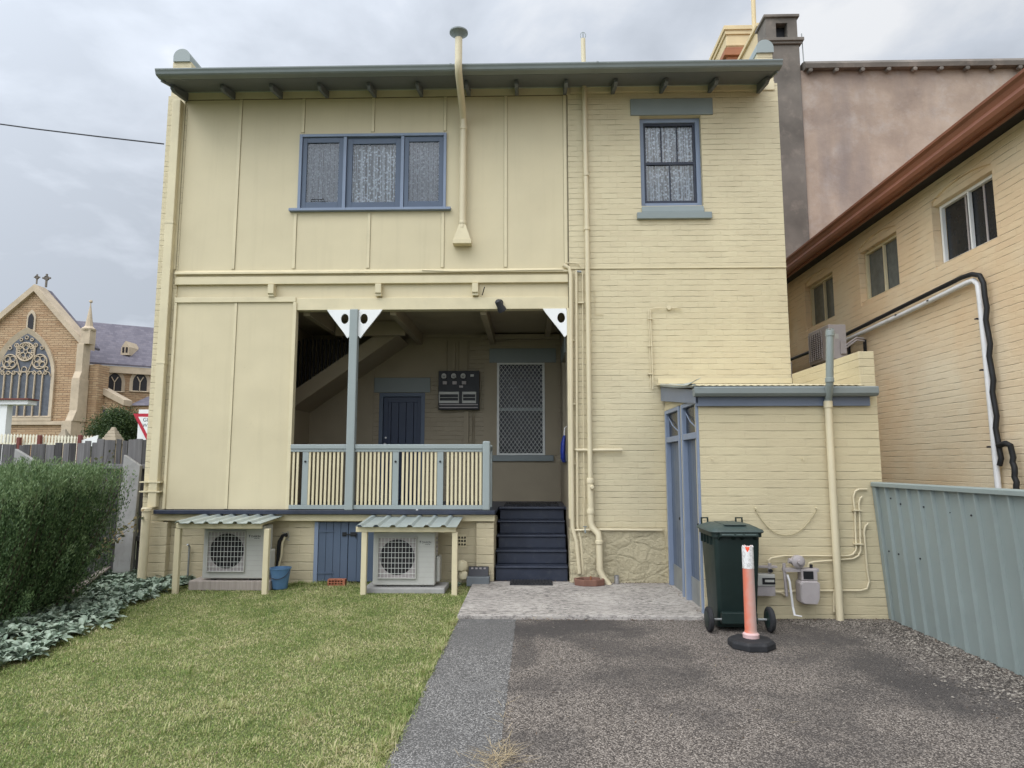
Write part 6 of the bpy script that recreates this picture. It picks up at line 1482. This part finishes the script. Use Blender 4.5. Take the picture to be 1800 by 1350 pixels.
# =================================================================== VEGETATION (numpy leaf builders)
def unit(v): return v/np.maximum(np.linalg.norm(v, axis=1, keepdims=True), 1e-9)
def leaf_quads(P, D, Nn, ln, wd):
    """diamond leaves: P base points, D direction, Nn side vector"""
    s = unit(np.cross(D, Nn)); n = len(P); ln = ln[:, None]; wd = wd[:, None]
    V = np.stack([P, P+D*ln*.5+s*wd*.5, P+D*ln, P+D*ln*.5-s*wd*.5], 1).reshape(-1, 3)
    Fc = np.arange(4*n).reshape(n, 4); return V, Fc
# --- grass
def lawn_blades(n, seed):
    rs = np.random.RandomState(seed)
    # denser towards the camera
    y = 3.3+6.75*rs.rand(n)**1.25; x = -9+(8.2)*rs.rand(n)
    x0 = -.88+.09*(y-3)/7 + .03*np.sin(y*5.1)+.025*np.sin(y*13)+.02*np.sin(y*31)+.035*rs.rand(n)**2
    keep = (x < x0+.03) & (x > -9)
    keep &= ~((x > -4.75) & (x < -3.5) & (y > 9.48)) & ~((x > -2.3) & (x < -1.1) & (y > 9.32)) & (x > -.86*y-.3)
    return x[keep], y[keep], rs
x, y, rs = lawn_blades(520000, 4)
n = len(x); h = (.008+.014*rs.rand(n))*(1+.5*np.exp(-((y-10.0)/.35)**2))*(1+.35*np.exp(-((x+.86)/.10)**2)); a = rs.rand(n)*6.283; tilt = rs.rand(n)*1.1+.15
P = np.stack([x, y, np.full(n, -.05)], 1); d = np.stack([np.cos(a)*np.sin(tilt), np.sin(a)*np.sin(tilt), np.cos(tilt)], 1)
a2 = a+1.57+rs.rand(n)*.6; s = np.stack([np.cos(a2), np.sin(a2), np.zeros(n)], 1)*(.0022+.0014*rs.rand(n)*(y/5))[:, None]
d2 = d.copy(); d2[:, 2] -= .45; d2 = unit(d2)
mid = P+d*(h*.6)[:, None]; tip = mid+d2*(h*.6)[:, None]
V = np.stack([P-s, P+s, mid+s*.8, mid-s*.8, tip], 1).reshape(-1, 3); b_ = (np.arange(n)*5)[:, None]
Fc = np.concatenate([b_+np.array([[0,1,2]]), b_+np.array([[0,2,3]]), b_+np.array([[3,2,4]])], 0)
# longer tufts: lawn edge, paving foot and scattered clumps
rt = np.random.RandomState(77); C_ = []
for k in range(90): yy = 3.3+4.6*rt.rand(); C_.append((-.90+.09*(yy-3)/7+.02*rt.randn(), yy, 1))
for k in range(70): C_.append((-3.4+2.5*rt.rand(), 9.9+.12*rt.rand(), 1.2))
for k in range(130): yy = 3.4+6*rt.rand(); C_.append((-.86*yy*rt.rand()-.95, yy, .75))
C_ = np.array(C_); reps = 34; cc = np.repeat(C_, reps, 0); n3 = len(cc)
P3 = np.stack([cc[:,0]+.03*rt.randn(n3), cc[:,1]+.03*rt.randn(n3), np.full(n3, -.05)], 1); P3 = P3[P3[:,0] < -.82]; n3 = len(P3); a3 = rt.rand(n3)*6.283; ti = .2+.9*rt.rand(n3)
d3 = np.stack([np.cos(a3)*np.sin(ti), np.sin(a3)*np.sin(ti), np.cos(ti)], 1); h3 = .035+.045*rt.rand(n3); s3 = np.stack([-np.sin(a3), np.cos(a3), np.zeros(n3)], 1)*.0028
e3 = d3.copy(); e3[:,2] -= .6; e3 = unit(e3); m3 = P3+d3*(h3*.6)[:,None]; t3 = m3+e3*(h3*.55)[:,None]
V3 = np.stack([P3-s3, P3+s3, m3+s3*.8, m3-s3*.8, t3], 1).reshape(-1,3); b3 = (np.arange(n3)*5)[:,None]+len(V)
F3 = np.concatenate([b3+np.array([[0,1,2]]), b3+np.array([[0,2,3]]), b3+np.array([[3,2,4]])], 0)
V = np.concatenate([V, V3]); Fc = np.concatenate([Fc, F3])
tag(npmesh('grass', V, Fc, M['grass'], (-4, 7, 0)), 'short mown lawn grass with yellow dry patches', 'grass', kind='stuff')
# --- rosemary hedge
hd = thing('rosemary_hedge', 'dense dark green rosemary hedge with upright tips in front of the paling fence', 'hedge', (-6, 7.7, GZ))
rs = np.random.RandomState(21)
PV, PF, PT_, ST = [], [], [], MB(); off = 0
segs = []
nst = 1000
for i in range(nst):
    u = rs.rand()**.8; X_top = -8.1+3.02*u; Yt = 6.75+1.85*rs.rand()
    zt = 1.64+.035*rs.randn()+.05*math.sin(X_top*3)
    if i % 2 == 0 and not (X_top > -5.5 and i % 4 == 0): zt -= rs.rand()**1.2*1.25       # shorter outer shoots fill the flanks
    if Yt < 7.2: zt -= (7.2-Yt)*.5
    bx_ = -7.6+(X_top+7.9)*.70; by_ = 7.6+(Yt-7.6)*.62
    b0_ = np.array([bx_, by_, GZ]); t0 = np.array([X_top+.03*rs.randn(), Yt, zt])
    k_ = (t0-b0_)*np.array([1, 1, 0]); c0_ = b0_+k_*.75+np.array([rs.randn()*.05, rs.randn()*.05, (zt-GZ)*.42])
    segs.append((b0_, c0_, t0))
for (b0_, c0_, t0) in segs:
    m_n = 330; t = .06+.94*rs.rand(m_n)**.85
    P = ((1-t)**2)[:, None]*b0_+(2*t*(1-t))[:, None]*c0_+(t**2)[:, None]*t0
    T_ = unit((2*(1-t))[:, None]*(c0_-b0_)+(2*t)[:, None]*(t0-c0_))
    # side twigs
    P = P+rs.randn(m_n, 3)*np.array([.055, .055, .04])*(1.15-t*.75)[:, None]
    rnd = unit(rs.randn(m_n, 3)); D = unit(T_*1.0+rnd*.6)
    Nn = unit(rs.randn(m_n, 3)); V, Fq = leaf_quads(P, D, Nn, .026+.024*rs.rand(m_n), .008+.006*rs.rand(m_n))
    Fa = Fq[t < .86]; Fb = Fq[t >= .86]
    PV.append(V); PF.append(Fa+off); PT_.append(Fb+off); off += len(V)
AV = np.concatenate(PV)-np.array(hd.location)
def sub(AV, Fx): return AV[Fx.ravel()], np.arange(Fx.size).reshape(-1, 4)
V_, F_ = sub(AV, np.concatenate(PF)); npmesh('foliage', V_, F_, M['rosemary'], (0,0,0), hd)
V_, F_ = sub(AV, np.concatenate(PT_)); npmesh('young_shoots', V_, F_, M['rosetip'], (0,0,0), hd)
for i in range(0, nst, 4):
    b0_, c0_, t0 = segs[i]; ST.tube([Vector(((1-t)**2*b0_+2*t*(1-t)*c0_+t*t*t0)) for t in (0, .25, .5, .75, .95)], [.011, .008, .006, .004, .002], 5, False)
ST.build('stems', M['stem'], hd)
tag(MB().add([PZ(-250,1200,0)*1, PZ(60,1120,0)*1, PZ(330,1005,0)*1, (-4.6,10.1,0), (-9,10.6,0), (-9,6,0)], [(0,1,2,3,4,5)]).build('garden_bed', M['soil']), kind='structure')
bed = bpy.data.objects['garden_bed']
for v in bed.data.vertices: v.co.z = -.035
# --- lamb's ear ground cover
def ear_leaves(C0, n_leaf, rs, size=.13, spread=1.0):
    Vs, Fs, rib = [], [], []; off = 0
    prof = [(0, .10), (.15, .28), (.40, .5), (.70, .46), (.9, .24), (1.0, .03)]
    for c in C0:
        for k in range(n_leaf):
            a = rs.rand()*6.283; ln = size*(.65+.6*rs.rand()); wd = ln*(.30+.12*rs.rand()); el = .25+rs.rand()*1.05; roll = rs.randn()*.35
            d = np.array([math.cos(a)*math.cos(el), math.sin(a)*math.cos(el), math.sin(el)]); sd_ = np.array([-math.sin(a), math.cos(a), 0]); up = np.cross(d, sd_)*-1
            sd2 = sd_*math.cos(roll)+up*math.sin(roll); up2 = np.cross(sd2, d)*-1
            if up2[2] < 0: up2 = -up2
            base_ = c+np.array([math.cos(a), math.sin(a), 0])*.012
            for (t, w_) in prof:
                p = base_+d*ln*t; p = p+np.array([0, 0, -1])*ln*.42*t*t
                cup = up2*(w_*wd*.35)
                Vs += [p-sd2*w_*wd+cup, p, p+sd2*w_*wd+cup]; rib += [.55, 1.0 if .05 < t < .98 else .6, .55]
            for i in range(len(prof)-1):
                a0 = off+3*i; Fs += [(a0, a0+1, a0+4, a0+3), (a0+1, a0+2, a0+5, a0+4)]
            off += 3*len(prof)
    return np.array(Vs), np.array(Fs), np.array(rib)
rs = np.random.RandomState(31)
def inpoly(x, y, poly):
    c = False; j = len(poly)-1
    for i in range(len(poly)):
        if (poly[i][1] > y) != (poly[j][1] > y) and x < (poly[j][0]-poly[i][0])*(y-poly[i][1])/(poly[j][1]-poly[i][1])+poly[i][0]: c = not c
        j = i
    return c
bp_ = [PZ(a, b, GZ) for a, b in ((-130,1235),(0,1178),(60,1160),(120,1128),(175,1110),(215,1078),(270,1052),(335,1025),(350,1003),(300,992),(235,995),(190,1010),(150,1035),(100,1065),(40,1092),(-20,1110),(-130,1150))]
bp2 = [(p.x, p.y) for p in bp_]
cs = []; xs_ = [p[0] for p in bp2]; ys_ = [p[1] for p in bp2]
while len(cs) < 700:
    x = rs.uniform(min(xs_), max(xs_)); y = rs.uniform(min(ys_), max(ys_))
    if inpoly(x, y, bp2): cs.append(np.array([x, y, GZ+.01+.05*rs.rand()]))
V, Fq, rib = ear_leaves(cs, 13, rs, .125)
ear = npmesh('lambs_ear', V, Fq, M['ear'], (-5, 8, GZ)); tag(ear, 'silvery grey woolly leaved ground cover along the garden bed edge', 'ground cover', kind='stuff')
at = ear.data.attributes.new('rib', 'FLOAT', 'POINT'); at.data.foreach_set('value', rib.astype(np.float32))
for p in ear.data.polygons: p.use_smooth = True
pl = PZ(800, 1034, GZ); V, Fq, rib = ear_leaves([np.array([pl.x+dx, pl.y+.2+dy, GZ]) for dx, dy in ((0,0),(.03,.03),(-.04,.02))], 8, rs, .11)
e2 = npmesh('woolly_plant', V, Fq, M['ear'], (pl.x, pl.y+.2, GZ)); tag(e2, 'small silvery seedling at the foot of the right shelter post', 'plant')
at = e2.data.attributes.new('rib', 'FLOAT', 'POINT'); at.data.foreach_set('value', rib.astype(np.float32))
# --- rose stem and sparse plant by the fence
ro_ = thing('rose_bush', 'thin rose bush with a few dark leaves leaning toward the house corner', 'rose', PZ(150, 1010, GZ))
m = MB(); rs2 = random.Random(8); tips = []
r0 = PZ(150, 1005, GZ)
for tgt in (PY(215,940,9.6), PY(235,925,9.7), PY(247,905,9.75), PY(190,905,9.8), PY(175,860,9.9), PY(170,815,10.1), PY(190,800,10.2), PY(213,930,9.7)):
    mid = (r0+tgt)/2+Vector((-.12, 0, .05)); pts = [((1-t)**2)*r0+2*t*(1-t)*mid+t*t*tgt for t in [i/8 for i in range(9)]]
    m.tube(pts, [.010-.001*i for i in range(9)], 5, False); tips.append(pts)
m.build('stems', M['stem'], ro_)
PP = []; 
for pts in tips:
    for p in pts[4:]:
        for k in range(7): PP.append(p+Vector((rs2.uniform(-.09,.09), rs2.uniform(-.05,.05), rs2.uniform(-.09,.09))))
PP = np.array([tuple(p) for p in PP]); nn = len(PP); rr = np.random.RandomState(3); V, Fq = leaf_quads(PP, unit(rr.randn(nn,3)+np.array([0,-.3,-.3])), unit(rr.randn(nn,3)), .045+.03*rr.rand(nn), .03+.02*rr.rand(nn))
npmesh('leaves', V-np.array(ro_.location), Fq, M['roseleaf'], (0,0,0), ro_)
# --- tree by the church
tr = thing('tree', 'round dark evergreen tree beyond the paling fence beside the house corner', 'tree', (PY(212,800,27).x, 27, BZ))
cx0, Yc = PY(212, 760, 27).x, 27.0
m = MB(); m.tube([(cx0,Yc,BZ-.2),(cx0+.05,Yc,BZ+.6),(cx0,Yc,BZ+1.4)], [.22,.16,.10], 10)
limbs = [(-.9,.2,1.6),(.8,-.2,1.7),(.2,.6,1.9),(-.3,-.5,1.8),(.5,.3,2.1)]
for lx, ly, lz in limbs: m.tube([(cx0,Yc,BZ+.7),(cx0+lx*.5,Yc+ly*.5,BZ+1.1),(cx0+lx,Yc+ly,BZ+lz*.8)], [.10,.06,.02], 6)
m.build('trunk', M['stem'], tr)
rr = np.random.RandomState(17); cl_ = []
for k in range(75):
    a = rr.rand()*6.283; e_ = rr.rand()**.6*1.35; r_ = .55+.45*rr.rand()
    cl_.append((cx0+1.42*r_*math.cos(a)*math.cos(e_), Yc+1.3*r_*math.sin(a)*math.cos(e_), BZ+.7+1.85*r_*math.sin(e_)+.18*math.sin(a*3)))
PP = []
for c in cl_: PP.append(np.array(c)+rr.randn(420, 3)*np.array([.20,.20,.15]))
PP = np.concatenate(PP); nn = len(PP); D = unit(rr.randn(nn,3)+np.array([0,0,.4])); V, Fq = leaf_quads(PP, D, unit(rr.randn(nn,3)), .07+.05*rr.rand(nn), .03+.02*rr.rand(nn))
npmesh('crown', V-np.array(tr.location), Fq, M['crown'], (0,0,0), tr)
# --- loose gravel along the fence and at the outbuilding foot
rr = np.random.RandomState(41); PT = []
while len(PT) < 15000:
    y = 2.6+5.4*rr.rand(); d = abs(rr.randn())*.30+.0; x = 4.07-d
    if rr.rand() < .35: x = 2.9+1.15*rr.rand(); y = 7.93-abs(rr.randn())*.12
    if x > .5: PT.append((x, y, -.046))
while len(PT) < 19000: PT.append((-.1+4.1*rr.rand(), 3.2+4.6*rr.rand(), -.047))
PT = np.array(PT); n = len(PT); sz = .004+.009*rr.rand(n)**2.2+.003*(PT[:,0] > 3.2); sz[15000:] *= .6
tet = np.array([[1,0,.1],[.3,.9,0],[-.8,.5,.15],[-.7,-.6,0],[.4,-.8,.1],[.1,.05,.75]]); rot = rr.rand(n)*6.283; cs_, sn_ = np.cos(rot), np.sin(rot)
V = tet[None]*(sz[:, None, None]*np.array([1.2, .9, .9])); X_ = V[:,:,0]*cs_[:,None]-V[:,:,1]*sn_[:,None]; Y_ = V[:,:,0]*sn_[:,None]+V[:,:,1]*cs_[:,None]
V = np.stack([X_, Y_, V[:,:,2]], 2)+PT[:, None]; V += rr.randn(*V.shape)*.0008
b_ = (np.arange(n)*6)[:, None]; Fc = np.concatenate([b_+np.array([[i, (i+1) % 5, 5]]) for i in range(5)], 0)
tag(npmesh('gravel', V.reshape(-1,3), Fc, M['gravel'], (3,6,GZ)), 'loose grey and tan gravel scattered along the fence foot', 'gravel', kind='stuff')
# --- dry straw tufts on the path joint
rr = np.random.RandomState(51); PT = []; 
def straw(cx_, cy_, n, sx, sy, ln):
    P = np.stack([cx_+rr.randn(n)*sx, cy_+rr.randn(n)*sy, np.full(n, -.038)+rr.rand(n)*.02], 1); a = rr.rand(n)*6.283
    D = unit(np.stack([np.cos(a), np.sin(a), .05+.25*rr.rand(n)], 1)); return leaf_quads(P, D, np.tile([0,0,1.0], (n,1))+rr.randn(n,3)*.1, ln*(.4+rr.rand(n)), np.full(n, .0032))
A = [straw(-.19,4.22,170,.06,.09,.14), straw(-.19,3.95,60,.02,.14,.16), straw(-.17,4.9,26,.02,.3,.10), straw(1.2,5.4,8,.8,.7,.08), straw(.2,7.78,40,.16,.012,.06)]
off = 0; VV, FF = [], []
for V, Fq in A: VV.append(V); FF.append(Fq+off); off += len(V)
tag(npmesh('straw', np.concatenate(VV), np.concatenate(FF), M['straw'], (-.19,4.2,GZ)), 'dry pale straw wisps lying on the joint of the path and driveway', 'straw', kind='stuff')
rr = np.random.RandomState(61)
def strip(n, x0, x1, y0, y1, z): return np.stack([x0+(x1-x0)*rr.rand(n), y0+(y1-y0)*rr.rand(n)**2, np.full(n, z)+.012*rr.rand(n)], 1)
P = np.concatenate([np.stack([-1.0+.14*rr.randn(260), 9.66+.14*rr.randn(260), np.full(260,-.035)+.02*rr.rand(260)], 1), strip(500, -3.5, -.85, 10.05, 9.86, -.04), strip(260, .6, 2.0, 9.94, 9.80, .002), strip(160, -.6, .6, 10.05, 9.98, .002),
    strip(240, 2.0, 4.05, 7.92, 7.78, -.045), np.stack([4.06-.10*rr.rand(420)**2, 3.2+4.7*rr.rand(420), np.full(420,-.043)], 1), strip(200, -.15, 2.0, 7.835, 7.77, -.045), np.stack([1.98-.06*rr.rand(90)**2, 7.95+2*rr.rand(90), np.full(90,.003)], 1), np.stack([-.1+4*rr.rand(70), 3.3+4.4*rr.rand(70), np.full(70,-.044)], 1), np.stack([-.9-4*rr.rand(120), 4+5.6*rr.rand(120), np.full(120,-.028)], 1)])
n = len(P); V, Fq = leaf_quads(P, unit(rr.randn(n,3)*np.array([1,1,.15])), unit(rr.randn(n,3)*.3+np.array([0,0,1])), .010+.028*rr.rand(n)**2, .006+.012*rr.rand(n))
tag(npmesh('leaf_litter', V, Fq, M['litter'], (-1,9.6,GZ)), 'brown leaf litter and grit caught along the foot of the walls', 'leaf litter', kind='stuff')
